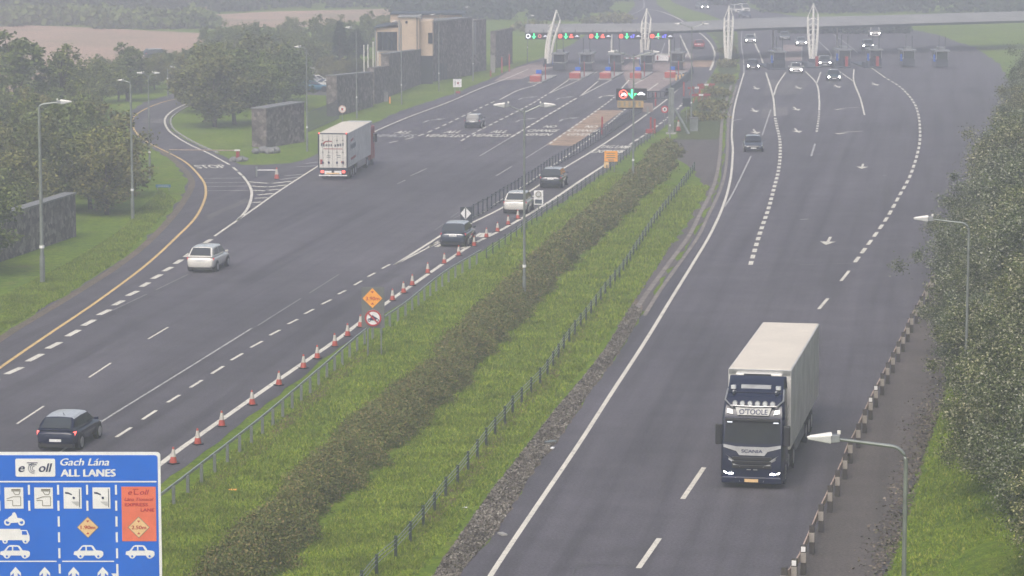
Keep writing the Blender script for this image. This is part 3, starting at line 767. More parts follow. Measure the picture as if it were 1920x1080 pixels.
# far woods fading into the haze: nobody could count them
def far_wood(name, rows, label, mat, seed, ls=(.7, 1.5)):
    R = np.random.default_rng(seed); out = []
    for (u0, u1, v, h, n) in rows:
        for i in range(n):
            p = G(u0 + (u1 - u0) * R.random(), v + R.uniform(-3, 3))
            hh = h * R.uniform(.6, 1.3); w = hh * R.uniform(.9, 1.6)
            c = R.normal(size=(150, 3)) * np.array([w*.27, w*.27, hh*.24]) + np.array([p.x, p.y, hh*.55])
            c[:, 2] = np.maximum(c[:, 2], .2)
            out.append(quads(c, .8, R.uniform(ls[0], ls[1], len(c)), R, .8))
    o = bpy.data.objects.new(name, np_mesh(name, np.concatenate(out), 4, M[mat])); COL.objects.link(o)
    tag(o, label, "wood", None, 'stuff')
far_wood("far_wood", [(-150, 780, 12, 5, 90), (-150, 1180, 2, 6, 110), (-150, 1200, -10, 7, 120), (-200, 1250, -28, 8, 130), (-150, 200, 34, 4, 40), (-150, 230, 26, 4.5, 36), (-150, 500, 20, 4.5, 50), (740, 1130, 22, 4.5, 60), (740, 1100, 36, 3.8, 30)], "distant woodland fading into haze along the top of the view", 'leaf_dark', 31)
far_wood("far_wood", [(1440, 2050, 22, 5, 80), (1330, 2050, 8, 6, 80), (1260, 2100, -8, 7, 110), (1250, 2100, -28, 8, 120)], "distant woodland in haze beyond the toll canopy", 'leaf_dark', 32)
far_wood("hedgerow", [(-150, 385, 47, 2.6, 100), (180, 400, 52, 2.6, 50), (-150, 200, 42, 2.6, 50)], "dark hedgerow along the far side of the stubble field", 'leaf_a', 33)
far_wood("hedgerow", [(1100, 1180, 44, 1.6, 20), (960, 1100, 58, 1.2, 20)], "low scrub on the bank beside the far carriageway", 'leaf_b', 34, (.3, .7))
far_wood("hedgerow", [(1462, 1572, 61, 1.15, 60), (1590, 1700, 61, 1.15, 60)], "low dark hedge along the road edge seen under the canopy", 'leaf_dark', 35, (.3, .6))

# the hedge down the median
def hedge(name, px, width, height, leaf_n, label, mat, seed, lsz=(.06, .14)):
    R = np.random.default_rng(seed)
    c = offset(line_pts(px), -width/2)
    A = along(c, .25)
    P = np.array([tuple(a[0]) for a in A]); D = np.array([(a[1].y, -a[1].x, 0) for a in A])
    i = R.integers(0, len(P), leaf_n)
    # keep leaf density even in the picture: nearer metres get more, smaller leaves
    keep = R.random(leaf_n) < np.clip((130 / P[i][:, 1]) ** 1.6, .12, 1); i = i[keep]
    n = len(i)
    s = R.uniform(-1, 1, n); s = np.sign(s) * np.abs(s) ** .6
    wob = 1 + .3 * np.sin(P[i][:, 1] * .9 + 2 * np.sin(P[i][:, 1] * .37)) + .18 * np.sin(P[i][:, 1] * 2.7)
    z = np.abs(R.random(n)) ** .7
    prof_w = np.sqrt(np.clip(1 - (z * .93) ** 2.4, 0, 1))
    pos = P[i] + D[i] * (s * prof_w * width / 2 * wob * 1.05)[:, None]
    pos[:, 2] = z * height * (.75 + .3 * wob) * (1 - .55 * np.abs(s) ** 2.2) + R.normal(size=n) * .07
    pos += R.normal(size=(n, 3)) * .14; pos[:, 2] = np.maximum(pos[:, 2], .02)
    sz = R.uniform(lsz[0], lsz[1], n) * np.clip(P[i][:, 1] / 130, 1, 2.2)
    o = bpy.data.objects.new(name, np_mesh(name, quads(pos, .5, sz, R), 4, M[mat])); COL.objects.link(o)
    return tag(o, label, "hedge")
HEDGE_R = [(330, 1290), (520, 1082), (640, 941), (705, 880), (762, 819), (831, 758), (884, 709), (933, 648), (1020, 553), (1100, 467), (1167, 407), (1233, 343), (1262, 312), (1276, 282)]
hedge("hedge", HEDGE_R, 2.5, 1.1, 480000, "long olive brown hedge running down the middle of the grass median", 'leaf_hedge', 41)

# scrub on the far median, beyond the gantry
far_wood("scrub", [(1290, 1355, 225, .7, 26), (1305, 1360, 205, .8, 26), (1325, 1365, 180, .8, 22), (1340, 1372, 155, .8, 18), (1350, 1378, 125, .8, 16), (1352, 1376, 100, .9, 14)], "patchy low scrub on the narrow end of the median beyond the gantry", 'leaf_b', 36, (.15, .35))

# shrubs and trees on the right bank
S1 = [make_tree("x", None, 6.2, 6.2, 160, 330, .135, 'leaf_silver', s, base=.06, name='shrub', cat='shrub') for s in (51, 52, 53)]
S2 = [make_tree("x", None, 7.5, 6.6, 160, 300, .16, 'leaf_silver', s, base=.1, name='tree') for s in (54, 55)]
far_lab = "grey green tree of the row along the right bank, in the haze towards the plaza"
spots = [  # metres along the bank foot, metres up the bank, height, label
    (12, 6.4, 4.6, "silvery shrub at the lower right corner, nearest of the bank shrubs"),
    (19, 7.2, 5.0, "silvery shrub second from the lower right corner, up the grass bank"),
    (24, 5.6, 4.6, "silvery shrub right of the grass strip, below the tall leafy group"),
    (28, 4.0, 4.2, "shrub hiding the foot of the farther lamp post on the right"),
    (31, 7.6, 5.6, "broad pale leaved shrub high on the bank behind the near shrubs"),
    (36, 4.8, 5.0, "shrub at the edge of the grass, right of the near lamp post bend"),
    (42, 7.0, 6.0, "tall pale shrub behind the shrub at the grass edge"),
    (46, 3.4, 4.8, "spreading shrub where the grass strip ends beside the timber barrier"),
    (51, 5.0, 5.4, "rounded shrub just above the end of the grass strip"),
    (56, 6.5, 5.6, "dense grey green shrub above the end of the grass strip"),
    (59, 2.0, 4.2, "shrub leaning over the timber barrier where the posts first disappear"),
    (66, 5.5, 6.0, "dense shrub below the farther lamp arm on the right"),
    (69, 1.6, 4.6, "shrub leaning over the barrier just below the farther lamp arm"),
    (77, 5.0, 6.2, "leafy tree directly behind the farther lamp arm on the right"),
    (81, 1.4, 5.0, "shrub crowding the barrier beyond the farther lamp arm"),
    (90, 4.5, 6.6, "tree beyond the farther lamp arm, its crown spreading over the road edge"),
    (96, 1.0, 5.0, "small tree at the road edge below the end of the dashed line"),
    (104, 4.4, 7.0, "tree in the right hand row, level with the lane arrow"),
    (112, 1.2, 5.4, "small tree at the road edge in the right hand row"),
    (122, 4.0, 7.0, "brownish green tree high in the right hand row"),
    (84, 11, 7.0, None), (66, 12, 6.0, None), (100, 11, 7.2, None), (118, 10, 7.2, None), (135, 2.0, 6.0, None), (140, 8, 7, None), (152, 3, 6.5, None), (160, 9, 7, None), (172, 3, 6.5, None), (180, 9, 7, None), (195, 3, 6.5, None), (210, 5, 7, None), (228, 4, 7, None), (245, 5, 7, None), (262, 5, 7, None), (50, 12, 5.5, None), (36, 12.5, 5, None), (22, 12, 4.6, None), (10, 7, 3.6, None)]
usedS = set()
far_n = 0
for j, (t_, d_, h_, lab) in enumerate(spots):
    small = h_ < 5.2
    src = (S1[j % 3] if small else S2[j % 2])
    p = bank_point(t_, d_); s_ = h_ / (6.2 if small else 7.5); w_ = s_ * (1.15 if small else 1.2)
    if src.name not in usedS:
        usedS.add(src.name); q = src; q.location = p; q.rotation_euler = (0, 0, j * 2.4); q.scale = (w_, w_, s_)
    else:
        q = dup(src, p, j * 2.4, None, None, (w_, w_, s_))
    if not lab: far_n += 1
    q["label"] = lab or f"hazy grey green tree high on the right bank, {nth(far_n - 1)} of its back rows"
    if not lab: q["group"] = "trees of the row along the right bank"
    elif "group" in q.keys(): del q["group"]

# grass blades on the near median and verges
def tufts(name, polys, dens, label, seed, zfn=None, hh=(.05, .13)):
    R = np.random.default_rng(seed); out = []
    for (a, b, near_n) in polys:       # strip between two surveyed lines
        n = near_n; t = R.random(n) ** 1.3 * (len(a) - 1); s = R.random(n)
        A = np.array([tuple(p) for p in a]); B = np.array([tuple(p) for p in b])
        i = t.astype(int); f = (t - i)[:, None]; j = np.minimum(i + 1, len(A) - 1)
        P = (A[i]*(1-f) + A[j]*f) * (1-s)[:, None] + (B[i]*(1-f) + B[j]*f) * s[:, None]
        P = np.repeat(P, 3, 0) + R.normal(size=(3*n, 3)) * np.array([.07, .07, 0])
        h = R.uniform(*hh, 3*n) * np.clip(P[:, 1] / 120, 1, 2); w = h * .5
        an = R.uniform(0, 6.28, 3*n); dx = np.stack([np.cos(an), np.sin(an), 0*an], 1) * w[:, None] * .5
        tip = P + R.normal(size=(3*n, 3)) * np.array([.05, .05, 0]); tip[:, 2] += h
        out.append(np.stack([P - dx, P + dx, tip], 1).reshape(-1, 3))
    o = bpy.data.objects.new(name, np_mesh(name, np.concatenate(out), 3, M['blade'])); COL.objects.link(o)
    tag(o, label, "grass", None, 'stuff')
def two(pa, pb, n):
    a, b = [G(u, v) for u, v in pa], [G(u, v) for u, v in pb]
    return (a, b, n)
tufts("grass", [
    two([(480, 1140), (640, 960), (831, 765), (1020, 560), (1233, 350)], [(720, 1140), (862, 985), (1040, 760), (1190, 562), (1330, 350)], 60000),
    two([(200, 1040), (345, 925), (487, 805), (690, 640), (892, 500), (1143, 330)], [(330, 1140), (486, 975), (660, 860), (852, 680), (1040, 500), (1230, 330)], 50000),
], 1, "rough tufted grass of the median either side of the hedge", 61)
tufts("grass", [two([(-60, 600), (0, 560), (60, 530), (120, 500), (220, 440), (300, 360)], [(-60, 662), (0, 622), (60, 588), (120, 552), (230, 482), (330, 378)], 26000)], 1, "mown grass of the verge left of the slip road", 62)
bl0 = [bank_point(t_, .4) for t_ in range(0, 72, 6)]; bl1 = [bank_point(t_, 6.5) for t_ in range(0, 72, 6)]
tufts("grass", [(bl0, bl1, 26000)], 1, "bright grass of the bank right of the near lamp post", 63)

# stones of the gravel drain and the dry strips under the barriers
def pebbles(name, a, b, n, label, mat, seed):
    R = np.random.default_rng(seed); A = np.array([tuple(G(*p)) for p in a]); B = np.array([tuple(G(*p)) for p in b])
    t = R.random(n) ** 1.3 * (len(A) - 1); i = t.astype(int); f = (t - i)[:, None]; j = np.minimum(i + 1, len(A) - 1); s = R.random(n)[:, None]
    P = (A[i]*(1-f) + A[j]*f) * (1-s) + (B[i]*(1-f) + B[j]*f) * s; P[:, 2] = R.uniform(.02, .07, n)
    o = bpy.data.objects.new(name, np_mesh(name, quads(P, 1.0, R.uniform(.05, .15, n), R, .8), 4, M[mat])); COL.objects.link(o); tag(o, label, "gravel", None, 'stuff')
M['stones'] = leaf_mat("drain stones", [(0.09, 0.075, 0.06), (0.16, 0.13, 0.11), (0.23, 0.195, 0.165), (0.34, 0.3, 0.26)])
pebbles("gravel", [(700, 1290), (815, 1076), (868, 998), (925, 917), (990, 835), (1047, 762), (1100, 701), (1137, 652), (1186, 570)], [(745, 1290), (868, 1068), (933, 994), (998, 884), (1047, 823), (1096, 750), (1157, 664), (1180, 630), (1204, 585)], 30000, "loose brown grey stones of the drain beside the right carriageway", 'stones', 71)
for px, w in (([(60, 1172), (200, 1065), (312, 985), (392, 912), (492, 833), (573, 760), (615, 722), (690, 656)], .7), ([(650, 1158), (710, 1084), (745, 1052), (775, 1018), (805, 981), (831, 946), (859, 914), (882, 885), (906, 853), (928, 824), (968, 774), (1018, 721), (1065, 652), (1102, 604), (1137, 557)], .75)):
    c_ = catmull([G(u, v) for u, v in px], 10); a_, b_ = jag(offset(c_, -w/2), .16, .5, 4), jag(offset(c_, w/2), .16, .5, 5)
    sheet("dry_grass_strip", a_ + b_[::-1], M['dry_grass'], 0.02)

M['litter_leaf'] = leaf_mat("fallen leaves", [(0.06, 0.048, 0.04), (0.10, 0.08, 0.065), (0.15, 0.12, 0.095), (0.22, 0.18, 0.14), (0.06, 0.08, 0.03)])
_c = catmull(strip_r, 4); _n = 8000; R_l = np.random.default_rng(81)
_a = np.array([tuple(p) for p in _c]); _d = np.array([tuple(p) for p in offset(_c, 1.0)]) - _a
_t = R_l.random(_n) * (len(_a) - 1.01); _i = _t.astype(int); _f = (_t - _i)[:, None]; _s = (np.abs(R_l.normal(size=_n)) * .55 - .3)[:, None]
_P = _a[_i]*(1-_f) + _a[_i+1]*_f + _d[_i] * _s; _P[:, 2] = R_l.uniform(.02, .05, _n)
_o = bpy.data.objects.new("leaf_litter", np_mesh("leaf_litter", quads(_P, 2.0, R_l.uniform(.06, .16, _n), R_l, .8), 4, M['litter_leaf'])); COL.objects.link(_o)
tag(_o, "fallen brown leaves scattered along the edge of the grass bank", "leaves", None, 'stuff')
# ---------------------------------------------------------------- vehicles
def ring(w, z0, z1, y, n=20, e=0.42, tuck=0.10):
    """rounded box cross-section; sides lean in a little below"""
    out = []
    for k in range(n):
        t = 2*math.pi*(k+.5)/n; c, s = math.cos(t), math.sin(t)
        x = w*math.copysign(abs(c)**e, c); q = math.copysign(abs(s)**e, s)
        z = (z0+z1)/2 + (z1-z0)/2*q
        x *= 1 - tuck*(.5-.5*q)**2
        out.append((x, y, z))
    return out
def loft(mb, rings, caps=True):
    n = len(rings[0]); vs = [p for r_ in rings for p in r_]
    fs = [(i*n+k, i*n+(k+1)%n, (i+1)*n+(k+1)%n, (i+1)*n+k) for i in range(len(rings)-1) for k in range(n)]
    if caps: fs += [tuple(range(n))[::-1], tuple(range((len(rings)-1)*n, len(rings)*n))]
    mb.add(vs, fs)
def quad_on(a, b, c, d, u0, u1, v0, v1, push, mb, grid=3):
    """patch of the face a-b-c-d (a,b bottom; d,c top) inset and pushed outwards"""
    a, b, c, d = map(Vector, (a, b, c, d))
    n = (b - a).cross(d - a).normalized()
    P = lambda u, v: (a.lerp(b, u)).lerp(d.lerp(c, u), v) + n*push
    mb.poly([P(u0, v0), P(u1, v0), P(u1, v1), P(u0, v1)])

CARS = {  # length, width, height, belt, rear glass base y, roof rear y, roof front y, screen base y (from the middle), nose height
    'hatch': (4.25, 1.79, 1.46, .95, -2.05, -1.52, .32, 1.08, .74),
    'small': (3.75, 1.68, 1.48, .93, -1.80, -1.45, .30, 1.00, .74),
    'suv': (4.40, 1.84, 1.62, 1.04, -2.12, -1.60, .42, 1.18, .88),
    'saloon': (4.60, 1.80, 1.44, .94, -1.72, -.92, .34, 1.16, .72),
    'van': (4.9, 1.92, 1.95, 1.12, -2.40, -2.30, 1.05, 1.75, .98),
}
def make_car(label, kind, body, pos, yaw, lights=None, roof=None, group=None, name='car', cat='car', tail='tail', plate_low=True, detail=True):
    L, W, H, zb, yr0, yr1, yf1, yf0, nose = CARS[kind]
    t = thing(name, label, cat, pos, -yaw, group)
    hw = W/2; BM = M[body]; RM = M[roof or ('roof_sky_sheen' if body in ('navy', 'slate', 'blue_grey', 'black_p', 'dgreen') else body)]
    b = MB()
    st = [(-.5, .80, .42, zb*.80), (-.488, .90, .30, zb*.90), (-.455, .965, .22, zb*.985), (-.38, .99, .20, zb), (-.15, 1, .19, zb*1.0), (.12, 1, .19, zb*.99), (.26, .99, .19, zb*.95), (.36, .975, .20, zb*.90), (.435, .94, .22, nose*1.02), (.475, .88, .25, nose*.92), (.495, .78, .30, nose*.80), (.5, .70, .38, nose*.70)]
    loft(b, [ring(hw*w, z0, z1, L*f) for f, w, z0, z1 in st])
    b.build("body", BM, t, smooth=38)
    wb, wt = hw*.93, hw*.74
    def arch(y, z, wbt, drop=.0):
        return [(-wb, y if z > zb+.1 else y, zb-.03)] and [(-wb*wbt, y, zb-.02), (-(wt+(wb-wt)*.06)*wbt, y, z-.085), (-wt*.90*wbt, y, z-.02), (-wt*.5, y, z+.0), (0, y, z+.01), (wt*.5, y, z+.0), (wt*.90*wbt, y, z-.02), ((wt+(wb-wt)*.06)*wbt, y, z-.085), (wb*wbt, y, zb-.02)]
    def low(y, s_): return [(x*s_, y, zb-.02) for x, _, _ in [(-wb,0,0), (-wb*.97,0,0), (-wb*.86,0,0), (-wt*.5,0,0), (0,0,0), (wt*.5,0,0), (wb*.86,0,0), (wb*.97,0,0), (wb,0,0)]]
    rings = [low(yr0, .94), arch(yr1, H-.04, .97), arch((yr1+yf1)/2, H, 1), arch(yf1, H-.035, .98), low(yf0, .93)]
    c = MB(); n = 9
    vs = [p for r_ in rings for p in r_]
    fs = [(i*n+k, i*n+k+1, (i+1)*n+k+1, (i+1)*n+k) for i in range(4) for k in range(n-1)]
    top_f = [f for q_, f in enumerate(fs) if q_ // (n-1) in (1, 2) and q_ % (n-1) not in (0, n-2)]
    c.add(vs, [f for f in fs if f not in top_f]); c.build("cabin", BM, t, smooth=28)
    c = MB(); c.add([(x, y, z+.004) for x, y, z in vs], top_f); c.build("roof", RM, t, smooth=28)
    # glass
    g_ = MB(); A0, A1, A3, A4 = rings[0], rings[1], rings[3], rings[4]
    quad_on((A0[0][0]*.93, yr0, zb), (A0[8][0]*.93, yr0, zb), (A1[6][0], yr1, H-.045), (A1[2][0], yr1, H-.045), .04, .96, .10, .90, .03, g_)
    g_.build("rear_window", M['glass'], t)
    g_ = MB(); quad_on((A4[8][0]*.95, yf0, zb), (A4[0][0]*.95, yf0, zb), (A3[2][0], yf1, H-.04), (A3[6][0], yf1, H-.04), .03, .97, .05, .92, .03, g_)
    g_.build("windscreen", M['glass'], t)
    for s in (-1, 1):
        g_ = MB()
        zt = H-.13; xb = wb*.975; xt = wt+(wb-wt)*.06
        def sp(y, z):
            f = (z-zb)/(zt+.045-zb); return (s*(xb+(xt-xb)*f+.014), y, z)
        ym = (yr1+yf1)/2+.1
        pts = [[(yr1-.08, zb+.07), (ym-.06, zb+.05), (ym-.06, zt), (yr1+.28, zt-.01)], [(ym, zb+.05), (yf0-.22, zb+.03), (yf1+.0, zt), (ym, zt)]]
        if kind != 'small' : pts.insert(0, [(yr0+.22, zb+.10), (yr1-.13, zb+.07), (yr1+.20, zt-.02), (yr1+.02, zt-.06)])
        for q in pts:
            q = [sp(*p) for p in q]
            g_.poly(q if s > 0 else q[::-1])
        g_.build("side_window", M['glass'], t)
    rw = .335 if kind != 'small' else .30
    for s in (-1, 1):
        for yy in (-L*.305, L*.315):
            w = MB().disc((0, 0, 0), rw+.055, 'x', 22, .03)
            a = w.build("wheel_arch", M['black'], t, loc=(s*(hw*.985), yy, rw+.02))
            w = MB().disc((0, 0, 0), rw, 'x', 22, .22).build("wheel", M['rubber'], t, loc=(s*(hw-.085), yy, rw))
            if detail:
                rm = MB().disc((s*.115, 0, 0), rw*.66, 'x', 16, .02)
                rm.build("rim", M['rim'], w)
    z1 = zb*.9
    for s in (-1, 1):
        q = MB().hexa([(s*hw*.50, -L*.497, z1-.17), (s*hw*.93, -L*.470, z1-.15), (s*hw*.93, -L*.44, z1-.15), (s*hw*.5, -L*.47, z1-.17)],
                      [(s*hw*.46, -L*.488, z1-.03), (s*hw*.955, -L*.458, z1+.02), (s*hw*.955, -L*.43, z1+.02), (s*hw*.46, -L*.46, z1-.03)])
        q.build("tail_light", M[tail], t)
        zn = nose*.80
        q = MB().hexa([(s*hw*.52, L*.492, zn-.08), (s*hw*.90, L*.462, zn-.06), (s*hw*.90, L*.43, zn-.06), (s*hw*.52, L*.46, zn-.08)],
                      [(s*hw*.55, L*.478, zn+.05), (s*hw*.93, L*.452, zn+.10), (s*hw*.93, L*.42, zn+.10), (s*hw*.55, L*.45, zn+.05)])
        q.build("headlight", M['lens'], t)
        if lights: MB().disc((s*hw*.76, L*.49, nose*.80), .13, 'y', 12, .03).build("headlamp_bulb", M['head'], t)
        q = MB().hexa([(s*hw*1.0, yf0-.42, zb+.0), (s*(hw+.17), yf0-.44, zb+.02), (s*(hw+.17), yf0-.33, zb+.02), (s*hw*1.0, yf0-.28, zb+.0)],
                      [(s*hw*.97, yf0-.42, zb+.09), (s*(hw+.17), yf0-.44, zb+.13), (s*(hw+.17), yf0-.35, zb+.13), (s*hw*.97, yf0-.30, zb+.09)])
        q.build("wing_mirror", BM, t)
    zp = zb*.47 if plate_low else zb*.72
    MB().box(-.26, .26, -L*.5-.012, -L*.5+.03, zp, zp+.115).build("number_plate", M['plate'], t)
    MB().box(-.26, .26, L*.5-.03, L*.5+.012, .36, .475).build("number_plate", M['plate'], t)
    MB().box(-hw*.55, hw*.55, L*.488, L*.5+.004, nose*.55, nose*.78).build("grille", M['black'], t)
    MB().box(-hw*.86, hw*.86, -L*.493, -L*.44, .2, .36).build("rear_bumper", M['black'], t)
    MB().box(-hw*.80, hw*.80, L*.44, L*.492, .2, .34).build("front_bumper", M['black'], t)
    if detail:
        a = MB(); a.tube([(0.12, yr1+.35, H-.01), (0.12, yr1+.2, H+.10)], .012, 5); a.build("aerial", M['black'], t)
        wp = MB(); mid = Vector((0, (yr0+yr1)/2-.12, (zb+H)/2-.16)); wp.box(-.3, .18, mid.y-.03, mid.y-.01, mid.z-.1, mid.z-.07); wp.build("wiper", M['black'], t)
    return t

paintcols = {'navy': (0.005, 0.009, 0.034), 'black_p': (0.006, 0.007, 0.01), 'white_p': (0.66, 0.64, 0.585), 'slate': (0.018, 0.024, 0.038), 'blue_grey': (0.012, 0.024, 0.05), 'silver_p': (0.36, 0.37, 0.38), 'red_p': (0.34, 0.03, 0.04), 'grey_p': (0.14, 0.15, 0.16), 'teal': (0.03, 0.16, 0.26), 'dgreen': (0.02, 0.05, 0.05)}
for k_, c_ in paintcols.items():
    M[k_] = paint("car paint " + k_.replace("_p", "").replace("_", " "), c_, 0.25, 0.0, var=0.06, scale=1.2, spec=0.8, coat=1.0)
    _b = M[k_].node_tree.nodes['Principled BSDF']; _b.inputs['Coat IOR'].default_value = 1.5; _b.inputs['Coat Roughness'].default_value = 0.06
YW = math.radians(8.6)
M['roof_sky_sheen'] = paint('roof with painted sky sheen', (0.62, 0.59, 0.55), 0.3, 0.4, var=0.04, coat=1.0)  # pale tone on dark cars' roofs: sky reflection painted into the colour
def carpos(u, v, kind, yaw, rear=True):
    """surveyed contact point of the end we see -> middle of the car"""
    L = CARS[kind][0]; p = G(u, v); q = L/2 * (1 if rear else 1)
    return p + Vector((math.sin(yaw), math.cos(yaw), 0)) * q if rear else p + Vector((-math.sin(yaw), -math.cos(yaw), 0)) * q
def C_(label, kind, body, u, v, yaw=YW, rear=True, **kw):
    return make_car(label, kind, body, carpos(u, v, kind, yaw, rear), yaw, **kw)
C_("dark blue hatchback with red tail lamps just above the big blue sign", 'hatch', 'navy', 104, 848, YW, plate_low=True, tail='brake')
C_("white sport utility car driving away where the slip road lane dashes begin", 'suv', 'white_p', 375, 512, YW, plate_low=False)
C_("small dark hatchback crossing the lane lettering in front of the toll booths", 'small', 'slate', 885, 241, YW, plate_low=False)
C_("dark blue sport utility car in the express lane below the diamond lane sign", 'suv', 'blue_grey', 849, 464, YW, plate_low=False)
C_("white sport utility car in the express lane, second of the three queuing there", 'suv', 'white_p', 965, 402, YW, plate_low=False)
C_("dark crossover with painted-in pale roof reflections, farthest of the three in the express lane", 'suv', 'slate', 1032, 354, YW, plate_low=False)
C_("dark red car far off in the express lane beyond the gantry", 'hatch', 'red_p', 1311, 92, .05, plate_low=False, detail=False)
R_ = math.pi
def D_(label, kind, body, u, v, yaw=R_, lights=True, **kw):
    return make_car(label, kind, body, carpos(u, v, kind, yaw), yaw, lights=lights, detail=False, **kw)
# carpos with heading towards us: the middle lies behind the nose
def F_(label, kind, body, u, v, yaw=R_ + .06, lights=True, **kw):
    L = CARS[kind][0]; p = G(u, v) - Vector((math.sin(yaw), math.cos(yaw), 0)) * L/2
    return make_car(label, kind, body, p, yaw, lights=lights, detail=kw.pop('detail', False), **kw)
F_("dark grey car in the leftmost oncoming lane, just below a painted arrow", 'hatch', 'slate', 1413, 286, roof='silver_p', detail=True, lights=False)
F_("black car with headlamps on leaving the leftmost booth lane", 'hatch', 'black_p', 1412, 132)
F_("silver car with bright headlamps behind the black one in the leftmost lane", 'hatch', 'silver_p', 1407, 82)
F_("white car with headlamps on just past the booth beside the concrete slab", 'hatch', 'white_p', 1493, 139)
F_("dark grey car with headlamps on beside the rightmost visible white mast", 'suv', 'grey_p', 1547, 127)
F_("grey green car lowest of those fanning out from the right hand booths", 'hatch', 'dgreen', 1564, 153)
F_("pale grey car with bright headlamps approaching behind the concrete slab", 'hatch', 'silver_p', 1503, 87)
F_("small grey car in the far lane beside the dark hedge", 'hatch', 'grey_p', 1472, 76, lights=False)
F_("white van far off on the right, high against the dark hedge", 'van', 'white_p', 1641, 71, name='van', cat='van')
F_("pale car half hidden behind the booth at the right", 'suv', 'silver_p', 1628, 94)
F_("white van beyond the canopy, left one of the pair seen over its roof", 'van', 'white_p', 1386, 26, R_ - .2, lights=False, name='van', cat='van')
F_("white van beyond the canopy, right one of the pair seen over its roof", 'van', 'white_p', 1400, 24, R_ - .2, lights=False, name='van', cat='van')
F_("dark car just over the canopy roof in front of the two white vans", 'saloon', 'blue_grey', 1402, 34, R_ - .2, lights=False)
F_("far car with bright headlamps, farthest on the bend beyond the canopy", 'hatch', 'silver_p', 1322, 18, R_ - .3)
for (u, v, k_, b_, lab) in [(570, 172, 'hatch', 'navy', "dark blue parked car at the left front of the car park"), (584, 172, 'saloon', 'teal', "teal parked car at the front of the car park"), (566, 163, 'hatch', 'white_p', "white parked car at the left of the second row"), (580, 162, 'suv', 'silver_p', "silver parked car in the middle of the second row"), (593, 161, 'hatch', 'white_p', "white parked car at the right of the second row"), (572, 154, 'van', 'white_p', "white parked van at the back left of the car park"), (606, 158, 'suv', 'black_p', "black parked car right of the silver and white ones"), (622, 168, 'saloon', 'white_p', "white parked car right beside the stone wall"), (627, 156, 'hatch', 'silver_p', "silver parked car whose roof shows above the white one by the wall")]:
    make_car(lab, k_, b_, G(u, v), 1.35 if u < 600 else 1.1, detail=False)
make_car("dark parked car in the gap of the wood at the field edge", 'suv', 'slate', G(296, 112) + Vector((0, 0, .1)), 1.2, detail=False)

